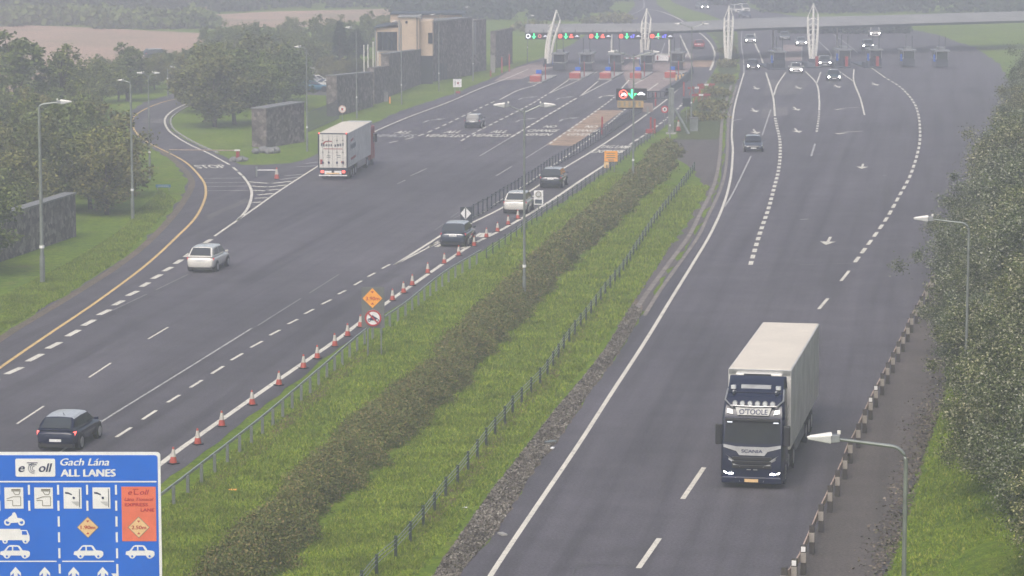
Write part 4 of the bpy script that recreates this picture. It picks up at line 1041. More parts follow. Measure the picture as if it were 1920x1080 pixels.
# ---- articulated lorry coming towards us
M['cab_glass'] = paint('cab glass', (0.008, 0.011, 0.014), 0.12, var=0.3, spec=0.25)
M['trailer_white'] = paint('road grimed trailer skin', (0.56, 0.545, 0.52), 0.5, var=0.14, scale=0.9)
M['board_grey'] = paint('name board', (0.42, 0.42, 0.40), 0.5)
def dark_lorry():
    yaw = R_ + math.radians(10.7)
    base = G(1409, 917)
    t = thing("truck", "dark blue articulated lorry with white trailer and lit headlamps coming towards the camera", "lorry", base, -yaw)
    # +y points ahead (to the camera); front bumper at y=0
    navy, W = M['navy'], 1.24; navy.node_tree.nodes['Principled BSDF'].inputs['Coat Weight'].default_value = .15; navy.node_tree.nodes['Principled BSDF'].inputs['Specular IOR Level'].default_value = .3
    cab = MB()
    prof = [(0.02, .30), (0.05, .95), (0.0, 1.30), (-.06, 1.72), (-.33, 2.78), (-.55, 3.20), (-.95, 3.62), (-1.7, 3.80), (-2.25, 3.82), (-2.25, .55), (-1.9, .30)]
    n = len(prof); xs = [-W, -W*.93, 0, W*.93, W]; sh = [-.16, -.03, .0, -.03, -.16]
    vs = []
    for x, d in zip(xs, sh):
        for (y, z) in prof: vs.append((x * (1 if z < 2.8 else 1 - (z-2.8)*.07), y + (d if y > -1.2 else 0), z))
    fs = [(k*n+i, k*n+(i+1) % n, (k+1)*n+(i+1) % n, (k+1)*n+i) for k in range(4) for i in range(n)] + [tuple(range(n)), tuple(range(4*n, 5*n))[::-1]]
    cab.add(vs, fs); cab.build("cab", navy, t, smooth=35)
    def fy(z): return float(np.interp(z, [p[1] for p in prof[:8]], [p[0] for p in prof[:8]]))
    def face(mb, pts, push=.03):   # pts (x,z) laid on the front of the cab
        mb.poly([(x, fy(z) + push - (.09 if abs(x) > W*.93 else 0) - (abs(x)/W)**4*.06, z) for x, z in pts])
    g_ = MB(); face(g_, [(-1.12, 1.86), (0, 1.80), (1.12, 1.86), (1.05, 2.70), (0, 2.72), (-1.05, 2.70)], .03)
    ws = g_.build("windscreen", M['cab_glass'], t)
    q = MB(); q.box(-1.08, 1.08, fy(2.76)+.0, fy(2.76)+.24, 2.70, 2.80); q.build("sun_visor", M['black'], t, bevel=.02)
    for s in (-1, 1): MB().box(s*.92-.10, s*.92+.10, fy(2.62)+.03, fy(2.62)+.05, 2.62, 2.66).build("marker_light", M['led_white'], t)
    lb = MB(); face(lb, [(-.62, 2.92), (.62, 2.92), (.72, 3.20), (-.72, 3.20)], .10)
    o = lb.build("name_board", M['board_grey'], t)
    tx = MB(); put_text(tx, "O'TOOLE", lambda x, z: (.56 - x, fy(2.98 + z) + .125, 2.955 + z), 1.12, .20, bold=.012, lift=(0, .003, 0)); tx.build("lettering", M['ink'], o)
    for s in (-1, 1):
        q = MB(); face(q, [(s*.80, 2.94), (s*1.06, 2.98), (s*1.06, 3.14), (s*.84, 3.12)][::s], .06); q.build("upper_lamp", M['lens'], t)
    for k in range(6):
        x = -.75 + k*.30
        q = MB(); q.disc((x, fy(3.36)+.16, 3.36), .105, 'y', 14, .10); lp = q.build("spot_lamp", M['silver'], t)
        MB().disc((x, fy(3.36)+.22, 3.36), .085, 'y', 14, .02).build("lens", M['lens'], lp)
    q = MB(); q.tube([(-1.12, fy(3.7)-.05, 3.80), (-1.16, fy(3.5)+.08, 3.45), (-.92, fy(3.26)+.15, 3.27), (0, fy(3.25)+.17, 3.25), (.92, fy(3.26)+.15, 3.27), (1.16, fy(3.5)+.08, 3.45), (1.12, fy(3.7)-.05, 3.80)], .035, 8)
    q.build("light_bar", M['silver'], t)
    q = MB(); q.hexa([(-.6, -1.35, 3.78), (.6, -1.35, 3.78), (.6, -1.5, 3.78), (-.6, -1.5, 3.78)], [(-.6, -1.42, 3.96), (.6, -1.42, 3.96), (.6, -1.55, 3.96), (-.6, -1.55, 3.96)]); q.build("roof_board", M['grey_steel'], t)
    for s in (-1, 1):
        q = MB(); q.tube([(s*.85, -1.15, 3.70), (s*.85, -.8, 3.80)], [.09, .03], 8); q.build("air_horn", M['silver'], t)
        q = MB(); q.disc((s*.9, -1.3, 3.88), .11, 'z', 12, .14); q.build("beacon", M['lens'], t)
    # wind deflector up to the trailer
    q = MB(); q.hexa([(-1.12, -1.15, 3.70), (1.12, -1.15, 3.70), (1.18, -2.25, 3.70), (-1.18, -2.25, 3.70)], [(-1.02, -1.9, 4.12), (1.02, -1.9, 4.12), (1.15, -2.25, 4.22), (-1.15, -2.25, 4.22)]); q.build("wind_deflector", navy, t, bevel=.04)
    # grille, badge panel
    q = MB(); face(q, [(-1.14, 1.66), (-.62, 1.52), (-.5, 1.36), (.5, 1.36), (.62, 1.52), (1.14, 1.66), (1.14, 1.78), (.62, 1.70), (-.62, 1.70), (-1.14, 1.78)], .05); gp = q.build("badge_panel", M['silver'], t)
    tx = MB(); put_text(tx, "SCANIA", lambda x, z: (.42 - x, fy(1.5) + .07, 1.47 + z), .84, .13, bold=.01, lift=(0, .003, 0)); tx.build("lettering", M['ink'], gp)
    for k, (za, zb_) in enumerate([(1.18, 1.30), (1.02, 1.14), (.86, .98)]):
        q = MB(); q.box(-.78, .78, fy(za)+.0, fy(za)+.06, za, zb_); q.build("grille", M['black'], t, bevel=.015)
    for s in (-1, 1):
        q = MB(); face(q, [(s*.70, 1.05), (s*1.16, 1.28), (s*1.18, 1.46), (s*1.0, 1.34), (s*.66, 1.12)][::s], .05); q.build("chrome_strip", M['silver'], t)
        q = MB(); face(q, [(s*.45, .90), (s*.72, .97), (s*.78, 1.05), (s*.5, .97)][::s], .06); q.build("chrome_strip", M['silver'], t)
        hl = MB(); hl.hexa([(s*.72, .0, .56), (s*1.18, -.13, .60), (s*1.18, -.3, .60), (s*.72, -.2, .56)], [(s*.80, .03, .70), (s*1.20, -.10, .84), (s*1.20, -.3, .84), (s*.80, -.2, .70)])
        hl.build("headlight", M['lens'], t, bevel=.01)
        MB().disc((s*1.02, .02-.04, .72), .10, 'y', 14, .06).build("headlamp_bulb", M['head'], t)
        MB().box(s*.84-.10, s*.84+.10, .02, .05, .60, .64).build("running_light", M['head'], t)
        q = MB(); q.poly([(s*x, .07 - abs(x)**3*.08, z) for x, z in [(.45, .30), (1.20, .28), (1.20, .335), (.85, .345), (.60, .46), (.52, .42)]]); q.build("bumper_trim", M['silver'], t)
        q = MB(); q.box(s*1.36-.13, s*1.36+.13, -.35, -.18, 1.72, 2.55); m_ = q.build("mirror", M['black'], t, bevel=.05)
        MB().tube([(s*1.18, -.45, 2.5), (s*1.36, -.3, 2.45)], .03, 6).build("bracket", M['black'], m_)
        g_ = MB(); X = s*(W+.012)
        pts = [(X, -.42, 1.75), (X, -1.15, 1.75), (X, -1.2, 2.55), (X, -.62, 2.62)]; g_.poly(pts[::s]); g_.build("side_window", M['glass'], t)
        g_ = MB(); X = s*(W+.010)
        for z_ in (3.0, 2.75, 2.5):
            g_.poly([(X, -1.35, z_), (X, -2.0, z_ + .12), (X, -2.0, z_ + .04), (X, -1.3, z_ - .08)][::s])
        g_.build("side_stripe", M['grey_steel'], t)
        MB().box(s*.80, s*1.23, -2.9, -1.5, .45, .95).build("side_tank", M['grey_steel'], t, bevel=.05)
        for yy, ww in ((-1.25, .3), (-4.7, .55)):
            w = MB().disc((0, 0, 0), .5, 'x', 26, ww).build("wheel", M['rubber'], t, loc=(s*(1.24-ww/2-.01), yy, .5))
            MB().disc((s*ww/2, 0, 0), .30, 'x', 18, .02).build("rim", M['rim'], w)
        for yy in (-10.6, -11.9, -13.2):
            w = MB().disc((0, 0, 0), .5, 'x', 26, .38).build("wheel", M['rubber'], t, loc=(s*1.05, yy, .5))
            MB().disc((s*.19, 0, 0), .28, 'x', 18, .02).build("rim", M['rim'], w)
        MB().box(s*1.10, s*1.24, -9.6, -5.9, .55, 1.0).build("side_guard", M['grey_steel'], t, bevel=.02)
        MB().box(s*.75, s*1.20, -8.4, -6.8, .6, 1.05).build("pallet_box", M['dark_steel'], t, bevel=.02)
    MB().box(-.27, .27, .09, .12, .30, .42).build("number_plate", M['sign_sand'], t)
    MB().box(-1.2, 1.2, -.35, .06, .22, .50).build("bumper", navy, t, bevel=.05)
    for s in (-1, 1): MB().box(s*.13-.10, s*.13+.06, .07, .09, .78, .81).build("emblem_bar", M['silver'], t)
    MB().box(-.45, .45, -12.8, -2.4, .75, 1.15).build("chassis", M['dark_steel'], t)
    q = MB(); q.box(-.75, .45, -.55, -.35, 1.86, 1.95); q.box(.55, .95, -.5, -.35, 1.86, 1.98); q.build("dashboard_papers", M['lens'], t)
    tr_ = MB(); tr_.box(-1.28, 1.28, -16.3, -2.75, 1.12, 4.38); bx_ = tr_.build("trailer", M['trailer_white'], t, bevel=.04)
    M['roof_pale'] = paint("pale trailer roof", (0.64, 0.58, 0.49), 0.6, var=0.05, scale=0.5)
    MB().box(-1.22, 1.22, -16.2, -2.85, 4.38, 4.395).build("trailer_roof", M['roof_pale'], t)
    MB().box(-.95, .95, -2.75, -2.35, 3.20, 4.28).build("fridge_unit", M['white_p'], t, bevel=.06)
    MB().box(-.5, .6, -2.35, -2.33, 4.12, 4.26).build("vent", M['black'], t)
    MB().box(-1.25, 1.25, -2.76, -2.70, 4.2, 4.37).build("front_rail", M['silver'], t)
    for k in range(9):
        for s in (-1, 1):
            MB().box(s*1.28-.006, s*1.28+.008, -4.2-k*1.4, -4.16-k*1.4, 1.15, 4.32).build("panel_seam", M['silver'], t)
    return t
dark_lorry()

# ---- white articulated lorry driving away
def white_lorry():
    yaw = math.radians(5.5)
    base = G(624.5, 338)
    t = thing("truck", "white box lorry with red cab and red graphics on its rear doors, driving away", "lorry", base, -yaw)
    W, H, z0 = 1.27, 3.95, 1.05
    MB().box(-W, W, 0.05, 13.5, z0, H).build("trailer", M['trailer_white'], t, bevel=.03)
    MB().box(-W+.05, W-.05, .12, 13.4, H, H+.012).build("trailer_roof", M['roof_pale'], t)
    fr = MB(); fr.box(-W-.005, -W+.11, .0, .08, z0-.05, H+.02); fr.box(W-.11, W+.005, .0, .08, z0-.05, H+.02); fr.box(-W+.11, W-.11, .0, .08, H-.08, H+.02)
    fr.build("door_frame", M['dark_steel'], t)
    for s in (-1, 1):
        d = MB(); d.box(min(s*.02, s*1.14), max(s*.02, s*1.14), 0.0, .05, z0, H-.10); dd = d.build("rear_door", M['white_p'], t, bevel=.012)
        for x in (.35, .85):
            MB().tube([(s*x, -.03, z0+.05), (s*x, -.03, H-.15)], .018, 6).build("lock_rod", M['silver'], dd)
            MB().disc((s*x, -.04, z0+.45), .09, 'y', 12, .02).build("lock_plate", M['ink'], dd)
            for zz in (z0+.35, z0+1.3, z0+2.3): MB().box(s*x-.07, s*x+.07, -.05, -.035, zz, zz+.05).build("keeper", M['dark_steel'], dd)
        MB().box(s*.9-.13, s*.9+.13, -.03, .02, .62, .82).build("tail_light", M['brake'], t, bevel=.02)
        MB().box(s*1.16-.05, s*1.16+.05, -.02, .01, H-.04, H+.05).build("marker_light", M['brake'], t)
        MB().box(s*.42-.30, s*.42+.30, -.02, .0, .50, .80).build("reflector_board", M['sign_white'], t)
        for yy in (2.0, 3.3, 4.6):
            w = MB().disc((0, 0, 0), .5, 'x', 24, .38).build("wheel", M['rubber'], t, loc=(s*1.05, yy, .5)); MB().disc((s*.19, 0, 0), .28, 'x', 14, .02).build("rim", M['rim'], w)
        for yy, ww in ((11.6, .55), (15.2, .3)):
            w = MB().disc((0, 0, 0), .5, 'x', 24, ww).build("wheel", M['rubber'], t, loc=(s*(1.22-ww/2), yy, .5)); MB().disc((s*ww/2, 0, 0), .28, 'x', 14, .02).build("rim", M['rim'], w)
        MB().box(s*1.14, s*1.25, 6.0, 10.4, .5, 1.0).build("side_guard", M['silver'], t, bevel=.02)
        MB().box(s*.9, s*1.2, 10.0, 10.9, .45, 1.0).build("fuel_tank", M['red'], t, bevel=.05)
        MB().box(s*1.42-.12, s*1.42+.12, 15.5, 15.65, 2.0, 2.75).build("mirror", M['black'], t, bevel=.04)
    MB().box(-.55, .55, -.03, -.01, .52, .64).build("number_plate", M['sign_sand'], t)
    MB().box(-1.2, 1.2, -.06, .02, .36, .45).build("under_run_bar", M['sign_white'], t)
    MB().box(-1.22, 1.22, .0, .6, .85, 1.04).build("rear_sill", M['dark_steel'], t)
    MB().box(-.45, .45, .6, 13.2, .75, 1.05).build("chassis", M['dark_steel'], t)
    MB().prism([(-.95, 3.05), (-.65, 3.30), (-.05, 3.32), (-.05, 3.24), (-.6, 3.22), (-.8, 3.0)], 'y', -.012, -.004).build("red_graphic", M['red'], t)
    for q4 in ((-.78, .82, 2.62, 2.68), (-1.08, -.88, 1.35, 1.75), (.70, .95, 1.45, 1.62)): MB().box(q4[0], q4[1], -.012, -.004, q4[2], q4[3]).build("red_graphic", M['red'], t)
    M['ink_grey'] = paint("faded dark lettering", (0.07, 0.09, 0.11), 0.5, var=0.2)
    lg = MB()
    for k, (x, w_, z_, h_) in enumerate([(-1.0, .10, 2.86, .26), (-.84, .14, 2.84, .2), (-.62, .16, 2.86, .18), (-.40, .14, 2.86, .18), (-.18, .10, 2.86, .2), (.14, .14, 2.82, .2), (.36, .16, 2.86, .2), (.58, .14, 2.88, .22), (.80, .12, 2.9, .24), (-.5, .3, 2.05, .05), (.3, .36, 2.08, .05), (-.5, .3, 1.9, .05), (.35, .3, 1.92, .05)]):
        lg.box(x, x + w_, -.012, -.004, z_, z_ + h_)
    lg.build("dark_graphic", M['ink_grey'], t)
    sg = MB()
    for k in range(6):
        sg.poly([(W+.008, 1.5+k*.5, 2.4+.12*(k % 2)), (W+.008, 1.9+k*.5, 2.5), (W+.008, 1.95+k*.5, 2.95), (W+.008, 1.5+k*.5, 2.8)])
    sg.build("side_graphic", M['ink_grey'], t)
    sg = MB(); sg.poly([(W+.009, 1.6, 1.55), (W+.009, 4.4, 1.6), (W+.009, 4.4, 1.82), (W+.009, 1.6, 1.76)]); sg.poly([(W+.009, 1.6, 3.1), (W+.009, 3.2, 3.2), (W+.009, 3.1, 3.4), (W+.009, 1.6, 3.3)]); sg.build("side_graphic", M['red'], t)
    MB().box(-1.24, 1.24, 14.0, 16.2, .5, 3.45).build("cab", M['red'], t, bevel=.1)
    MB().box(-1.1, 1.1, 14.2, 15.6, 3.45, 3.9).build("wind_deflector", M['white_p'], t, bevel=.1)
    for s in (-1, 1):
        X = s*1.25; MB().poly([(X, 15.0, 2.0), (X, 15.9, 2.0), (X, 15.8, 2.8), (X, 15.0, 2.8)]).build("side_window", M['glass'], t)
    MB().box(-1.26, 1.26, 13.9, 14.3, .7, 2.4).build("side_skirt", M['red'], t, bevel=.04)
white_lorry()

# ---------------------------------------------------------------- cones
def make_cone():
    t = thing("traffic_cone", "", "traffic cone")
    MB().box(-.21, .21, -.21, .21, 0, .05).build("base", M['black'], t, bevel=.02)
    MB().tube([(0, 0, .05), (0, 0, .36)], [.17, .115], 16).build("lower_body", M['cone_red'], t)
    MB().tube([(0, 0, .32), (0, 0, .66)], [.126, .060], 16).build("sleeve", M['cone_white'], t)
    MB().tube([(0, 0, .64), (0, 0, .76)], [.060, .04], 16).build("tip", M['cone_red'], t)
    return t
cone0 = make_cone()
cones = [(325, 870), (371, 834), (416, 800), (473, 760), (523, 723), (569, 691), (595, 673), (628, 650), (652, 631), (676, 614), (736, 564), (757, 550), (773, 536), (802, 513), (833, 495), (860, 480), (889, 462), (912, 446), (933, 435), (953, 422), (971, 411)]
lab_c = {0: "traffic cone nearest the big blue sign, first of the line", 9: "traffic cone just left of the no motorcycles sign", 10: "traffic cone just right of the clearance sign", 20: "last traffic cone of the line, behind the white car in the express lane"}
for j, (u, v) in enumerate(cones):
    lab = lab_c.get(j) or f"{nth(j)} traffic cone from the big blue sign, on the white edge line"
    o = cone0 if j == 0 else dup(cone0, (0, 0, 0))
    o.location = G(u, v) + Vector((0, 0, .02)); o.scale = (.92, .92, .92); o["label"] = lab; o["group"] = "traffic cones along the white edge line"
    o.rotation_euler = (rng.uniform(-.02, .02), rng.uniform(-.02, .02), rng.uniform(0, 6))
for (u, v, lab) in [(1272, 246, "red and white cone between the gantry post and its brace"), (519, 336, "red and white cone beside the coned off stub of the slip road")]:
    o = dup(cone0, G(u, v), 0, lab, None, (1.5, 1.5, 1.5) if u > 1000 else (1.3, 1.3, 1.3))
    if "group" in o.keys(): del o["group"]

# ---------------------------------------------------------------- barriers and fences
def rail_barrier(label, px, spacing=2.2, name="crash_barrier"):
    c = line_pts(px); o0 = c[0].copy()
    t = thing(name, label, "crash barrier", o0)
    c = [p - o0 for p in c]
    prof = [(0.0, .66), (.05, .66), (.06, .72), (.05, .78), (.0, .78)]
    mb = MB(); vs = []; n = len(prof)
    rows = [offset(c, -d - .08) for d, _ in prof]
    for k, (d, z) in enumerate(prof): vs += [(p.x, p.y, z) for p in rows[k]]
    m = len(c)
    mb.add(vs, [(k*m+i, k*m+i+1, ((k+1) % n)*m+i+1, ((k+1) % n)*m+i) for k in range(n) for i in range(m-1)])
    mb.build("rail", M['rail'], t)
    for p, d in along(c, spacing)[:100]:
        nn = Vector((d.y, -d.x, 0))
        q = MB(); q.box(-.06, .06, -.05, .05, 0, .76); o = q.build("post", M['galv'], t, loc=p); o.rotation_euler = (0, 0, math.atan2(nn.y, nn.x))
    return t
rail_barrier("galvanised crash barrier rail between the coned edge line and the hedge", [(60, 1150), (200, 1045), (310, 960), (391, 896), (490, 817), (571, 747), (613, 710), (687, 645), (760, 594), (835, 533), (905, 490)])
def wire_barrier(label, px, spacing, h, mat, cables, name, cat, cat_mat='galv', pw=.05):
    c = line_pts(px); o0 = c[0].copy(); t = thing(name, label, cat, o0); c = [p - o0 for p in c]
    rr_ = random.Random(len(px))
    for p, d in along(c, spacing)[:100]:
        MB().box(-pw, pw, -pw, pw, 0, h * rr_.uniform(.95, 1.05)).build("post", M[mat], t, loc=p)
    for z in cables:
        MB().tube([p + Vector((0, 0, z)) for p in c], .016, 5).build("cable", M[cat_mat], t)
    return t
wire_barrier("low post and cable fence along the express lane edge, beyond the crash barrier", [(912, 485), (960, 450), (1020, 404), (1060, 378), (1100, 350), (1147, 318), (1192, 282), (1232, 253)], 2.6, .75, 'post_green', (.45, .62), "wire_fence", "fence", pw=.04)
wire_barrier("dark green post and cable safety fence through the grass between hedge and gravel strip", [(650, 1150), (707, 1078), (742, 1047), (772, 1013), (802, 976), (828, 941), (856, 909), (879, 880), (903, 848), (925, 819), (943, 799), (965, 770), (982, 752), (1016, 717), (1033, 694), (1063, 648), (1100, 600), (1135, 553), (1167, 513), (1200, 462), (1233, 413), (1262, 375), (1283, 347), (1302, 320)], 2.75, .78, 'post_green', (.40, .56, .70), "wire_fence", "fence", pw=.055)
def lane_railing():
    c = line_pts([(884, 421), (945, 385), (1007, 345), (1055, 312), (1105, 282), (1155, 250), (1212, 210), (1240, 188)]); o0 = c[0].copy()
    t = thing("railing", "dark upright railing dividing the express lane from the plaza lanes", "railing", o0); c = [p - o0 for p in c]
    c = offset(c, -.55)
    for z in (1.0, .15):
        mb = MB(); mb.tube([p + Vector((0, 0, z)) for p in c], .04, 6); mb.build("rail", M['dark_steel'], t)
    for p, d in along(c, 1.9)[:100]: MB().box(-.05, .05, -.04, .04, 0, 1.1).build("post", M['dark_steel'], t, loc=p)
lane_railing()
def plaza_wall():
    c = line_pts([(1250, 180), (1270, 166), (1288, 150), (1298, 136)]); o0 = c[0].copy(); c = [p - o0 for p in c]
    L, R = offset(c, -.25), offset(c, .25); n = len(c)
    t = thing("concrete_barrier", "curved dark concrete barrier between the plaza and the express lane", "barrier", o0)
    mb = MB(); mb.add([(p.x, p.y, 0) for p in L] + [(p.x, p.y, .9) for p in offset(c, -.1)] + [(p.x, p.y, .9) for p in offset(c, .1)] + [(p.x, p.y, 0) for p in R], [(k*n+i, k*n+i+1, (k+1)*n+i+1, (k+1)*n+i) for k in range(3) for i in range(n-1)])
    mb.build("wall", M['dark_steel'], t)
plaza_wall()

# black and white timber barrier on the right
def timber_barrier():
    px = [(1440, 1170), (1470, 1122)] + [(1489, 1105), (1506, 1078), (1522, 1039), (1539, 998), (1556, 961), (1570, 931), (1584, 899), (1594, 869), (1609, 840), (1621, 812), (1632, 787), (1642, 764), (1654, 741), (1664, 720), (1674, 700), (1684, 679), (1693, 660), (1702, 642), (1709, 624)] + [(1718, 607), (1727, 590), (1737, 571), (1747, 553), (1757, 536), (1767, 519), (1777, 503), (1787, 486), (1796, 470), (1803, 453), (1809, 437), (1815, 421)]
    P = [G(u, v) for u, v in px]; o0 = P[0].copy()
    t = thing("timber_barrier", "timber rail barrier with black and white banded posts along the right edge of the road", "barrier", o0)
    P = [p - o0 for p in P]
    refl = {2, 3, 12, 13}
    for i, p in enumerate(P):
        d = (P[min(i+1, len(P)-1)] - P[max(i-1, 0)]); a = math.atan2(d.y, d.x)
        o = MB().box(-.09, .09, -.09, .09, 0, .62).build("post", M['post_dark'], t, loc=p); o.rotation_euler = (0, 0, a)
        b_ = MB().box(-.093, .093, -.093, .093, .45, .80).build("white_band", M['post_white'], o)
        c_ = MB().box(-.095, .095, -.095, .095, .80, 1.06).build("cap", M['post_dark'], o)
        if i in refl:
            MB().box(-.112, -.096, -.075, .075, .84, 1.02).build("reflector", M['sign_white'], o)
    for a, b in zip(P[:-1], P[1:]):
        d = (b - a).normalized(); nn = Vector((-d.y, d.x, 0)) * .115
        v0, v1 = a + nn, b + nn; th = Vector((-d.y, d.x, 0)) * .05
        q = MB(); q.hexa([v0 + Vector((0, 0, .48)), v1 + Vector((0, 0, .48)), v1 + th + Vector((0, 0, .48)), v0 + th + Vector((0, 0, .48))], [v0 + Vector((0, 0, .74)), v1 + Vector((0, 0, .74)), v1 + th + Vector((0, 0, .74)), v0 + th + Vector((0, 0, .74))])
        q.build("rail", M['rail_timber'], t)
timber_barrier()

# picket railing on the lawn behind the lorry
def railing(label, a, b, h, spacing=.9):
    A, B = G(*a), G(*b); t = thing("railing", label, "railing", A); B = B - A; d = B.normalized(); L = B.length
    for z in (h, .15): MB().tube([(0, 0, z), tuple(B + Vector((0, 0, z)))], .03, 6).build("rail", M['dark_steel'], t)
    for k in range(min(100, int(L / spacing) + 1)): MB().box(-.03, .03, -.03, .03, 0, h).build("bar", M['dark_steel'], t, loc=d * k * spacing)
railing("dark green railing between the stone walls, behind the white lorry", (578, 248), (636, 222), 2.0, .6)

# ---------------------------------------------------------------- lamp posts
def head_mesh(parent, p, s, scale=1.0):
    """street lamp head reaching from p towards side s (-1 left, +1 right)"""
    k = scale
    hs = MB(); hs.hexa([(s*0, -.13*k, -.07*k), (s*.22*k, -.15*k, -.09*k), (s*.22*k, .15*k, -.09*k), (s*0, .13*k, -.07*k)] , [(s*0, -.11*k, .11*k), (s*.22*k, -.13*k, .10*k), (s*.22*k, .13*k, .10*k), (s*0, .11*k, .11*k)])
    a = hs.build("lamp_housing", M['grey_steel'], parent, bevel=.015, loc=p)
    bw = MB(); bw.hexa([(s*.22*k, -.15*k, -.11*k), (s*.80*k, -.07*k, -.02*k), (s*.80*k, .07*k, -.02*k), (s*.22*k, .15*k, -.11*k)], [(s*.22*k, -.15*k, .09*k), (s*.80*k, -.07*k, .03*k), (s*.80*k, .07*k, .03*k), (s*.22*k, .15*k, .09*k)])
    bw.build("lamp_bowl", M['lens_grey'], a, bevel=.02)
    cn = MB(); cn.hexa([(s*.2*k, -.155*k, .09*k), (s*.82*k, -.075*k, .03*k), (s*.82*k, .075*k, .03*k), (s*.2*k, .155*k, .09*k)], [(s*.2*k, -.10*k, .155*k), (s*.72*k, -.05*k, .08*k), (s*.72*k, .05*k, .08*k), (s*.2*k, .10*k, .155*k)])
    cn.build("canopy", M['lamp_white'], a, bevel=.01)
    ph = MB(); ph.disc((s*.02*k, 0, .16*k), .045*k, 'z', 10, .09*k); ph.build("photocell", M['lamp_white'], a)
M['lens_grey'] = paint("clouded lamp bowl", (0.5, 0.5, 0.5), 0.3, var=0.12)
M['lamp_white'] = paint("white lamp canopy", (0.78, 0.75, 0.7), 0.5, var=0.06)
def lamp(label, base, H, arm=1.8, sides=(-1,), rz=0.0, r=.075, k=1.0, bend=.5, group=None, band=True, droop=.0):
    t = thing("street_lamp", label, "street lamp", base, rz, group)
    mb = MB()
    if len(sides) == 1:
        s = sides[0]; pts = [(0, 0, -.2), (0, 0, H*.5), (0, 0, H - bend)]
        for q in range(1, 7):
            a = q/6*math.pi/2; pts.append((s*bend*(1-math.cos(a)), 0, H - bend + bend*math.sin(a)*.96))
        pts.append((s*arm, 0, H + .10 + droop))
        rs = [r*1.25, r, r*.82] + [r*.75]*6 + [r*.6]
        mb.tube(pts, rs, 10); mb.build("pole", M['galv'], t)
        head_mesh(t, (s*arm, 0, H + .12 + droop), s, k)
    else:
        mb.tube([(0, 0, -.2), (0, 0, H*.5), (0, 0, H)], [r*1.25, r, r*.7], 10); mb.build("pole", M['galv'], t)
        for s in sides:
            MB().tube([(0, 0, H-.25), (s*arm, 0, H+.15)], r*.5, 6).build("arm", M['galv'], t); head_mesh(t, (s*arm, 0, H+.16), s, k)
    MB().tube([(0, 0, -.05), (0, 0, 1.7)], r*1.55, 10).build("base_section", M['galv'], t)
    if band: MB().tube([(0, 0, 2.2), (0, 0, 2.36)], r*1.5, 10).build("number_band", M['sign_white'], t)
    return t
# the two near lamps on the right stand on the verge at 73 m and 115 m
pz = lambda v, z: None
def at(u, Z, h):
    """point at camera depth Z on pixel column u, height h"""
    y = (Z - (CAM_H - h) * math.sin(PITCH)) / math.cos(PITCH)
    return Vector(((u - 960) / F_PX * Z, y, h))
def h_at(v, Z):
    """height of the point seen on row v at camera depth Z"""
    return CAM_H - Z * (math.sin(PITCH) + (v - 540) / F_PX * math.cos(PITCH))
h1 = h_at(799, 73); b1 = at(1686, 73, 0); b1.z = 0
lamp("galvanised lamp post in front at lower right, its lamp head over the dark lorry's trailer", b1, h_at(817, 73), 1.62, (-1,), math.radians(-3), r=.062, k=.98, bend=.42, droop=.03)
h2 = h_at(411, 124); b2 = at(1808, 124, 0); b2.z = 0
lamp("lamp post behind the right hand shrubs, its arm reaching over the road", b2, h2, 1.5, (-1,), math.radians(-3), r=.06, k=1.0, bend=.35, droop=.02)
def lamp_px(label, u, vb, vt, **kw):
    p = G(u, vb); H = (vb - vt) / S(vb) * .985; return lamp(label, p, H, **kw)
lamp_px("lamp post on the left verge in front of the stone wall, lamp pointing right", 80, 532, 190, arm=1.1, sides=(1,), r=.105, k=1.1, bend=.3)
lamp_px("tall slim lamp post between the verge lamp and the blue name board, lamp facing away", 249, 414, 150, arm=.5, sides=(-1,), r=.085, k=.6, bend=.2)
lamp_px("lamp post left of the slip road with a wide pale lamp head on top", 281, 336, 138, arm=.35, sides=(1, -1), r=.07, k=.8)
lamp_px("short lamp post at the top of the slip road bend", 315, 183, 127, arm=.3, sides=(1,), r=.07, k=.8, bend=.15)
lamp_px("lamp post among the trees right of the bend", 372, 158, 122, arm=.3, sides=(1,), r=.07, k=.5, bend=.15, band=False)
lamp_px("slim lamp post right of the brown stone wall by the railing", 576, 284, 88, arm=.5, sides=(-1,), r=.06, k=.8, bend=.2)
lamp_px("lamp post in front of the long stone wall, left of the flagpoles", 669, 222, 52, arm=.5, sides=(-1,), r=.06, k=.9, bend=.2)
lamp_px("lamp post on the verge in front of the second stone wall", 753, 196, 40, arm=.5, sides=(-1,), r=.055, k=.7, bend=.2)
lamp_px("lamp post left of the white square sign on the plaza verge", 823, 172, 28, arm=.5, sides=(-1,), r=.05, k=.7, bend=.2)
lamp_px("lamp post in front of the dark building, right of the white square sign", 887, 152, 14, arm=.5, sides=(-1,), r=.05, k=.7, bend=.2)
lamp_px("lamp post standing in the hedge, nearest of the median lamps", 983, 572, 197, arm=.9, sides=(-1, 1), r=.07, k=1.1)
lamp_px("double armed lamp post in the median below the lane control board", 1187, 352, 98, arm=1.4, sides=(-1, 1), r=.07, k=.9)
lamp_px("double armed lamp post beside the gantry, its arms in front of the canopy", 1296, 233, 46, arm=1.1, sides=(-1, 1), r=.06, k=.9)
lamp_px("lamp post just left of the gantry upright", 1256, 280, 70, arm=.9, sides=(-1,), r=.05, k=.8, bend=.2)
lamp_px("lamp post beside the canopy, far left end of the plaza", 989, 118, 30, arm=.4, sides=(1,), r=.05, k=.7, bend=.15)
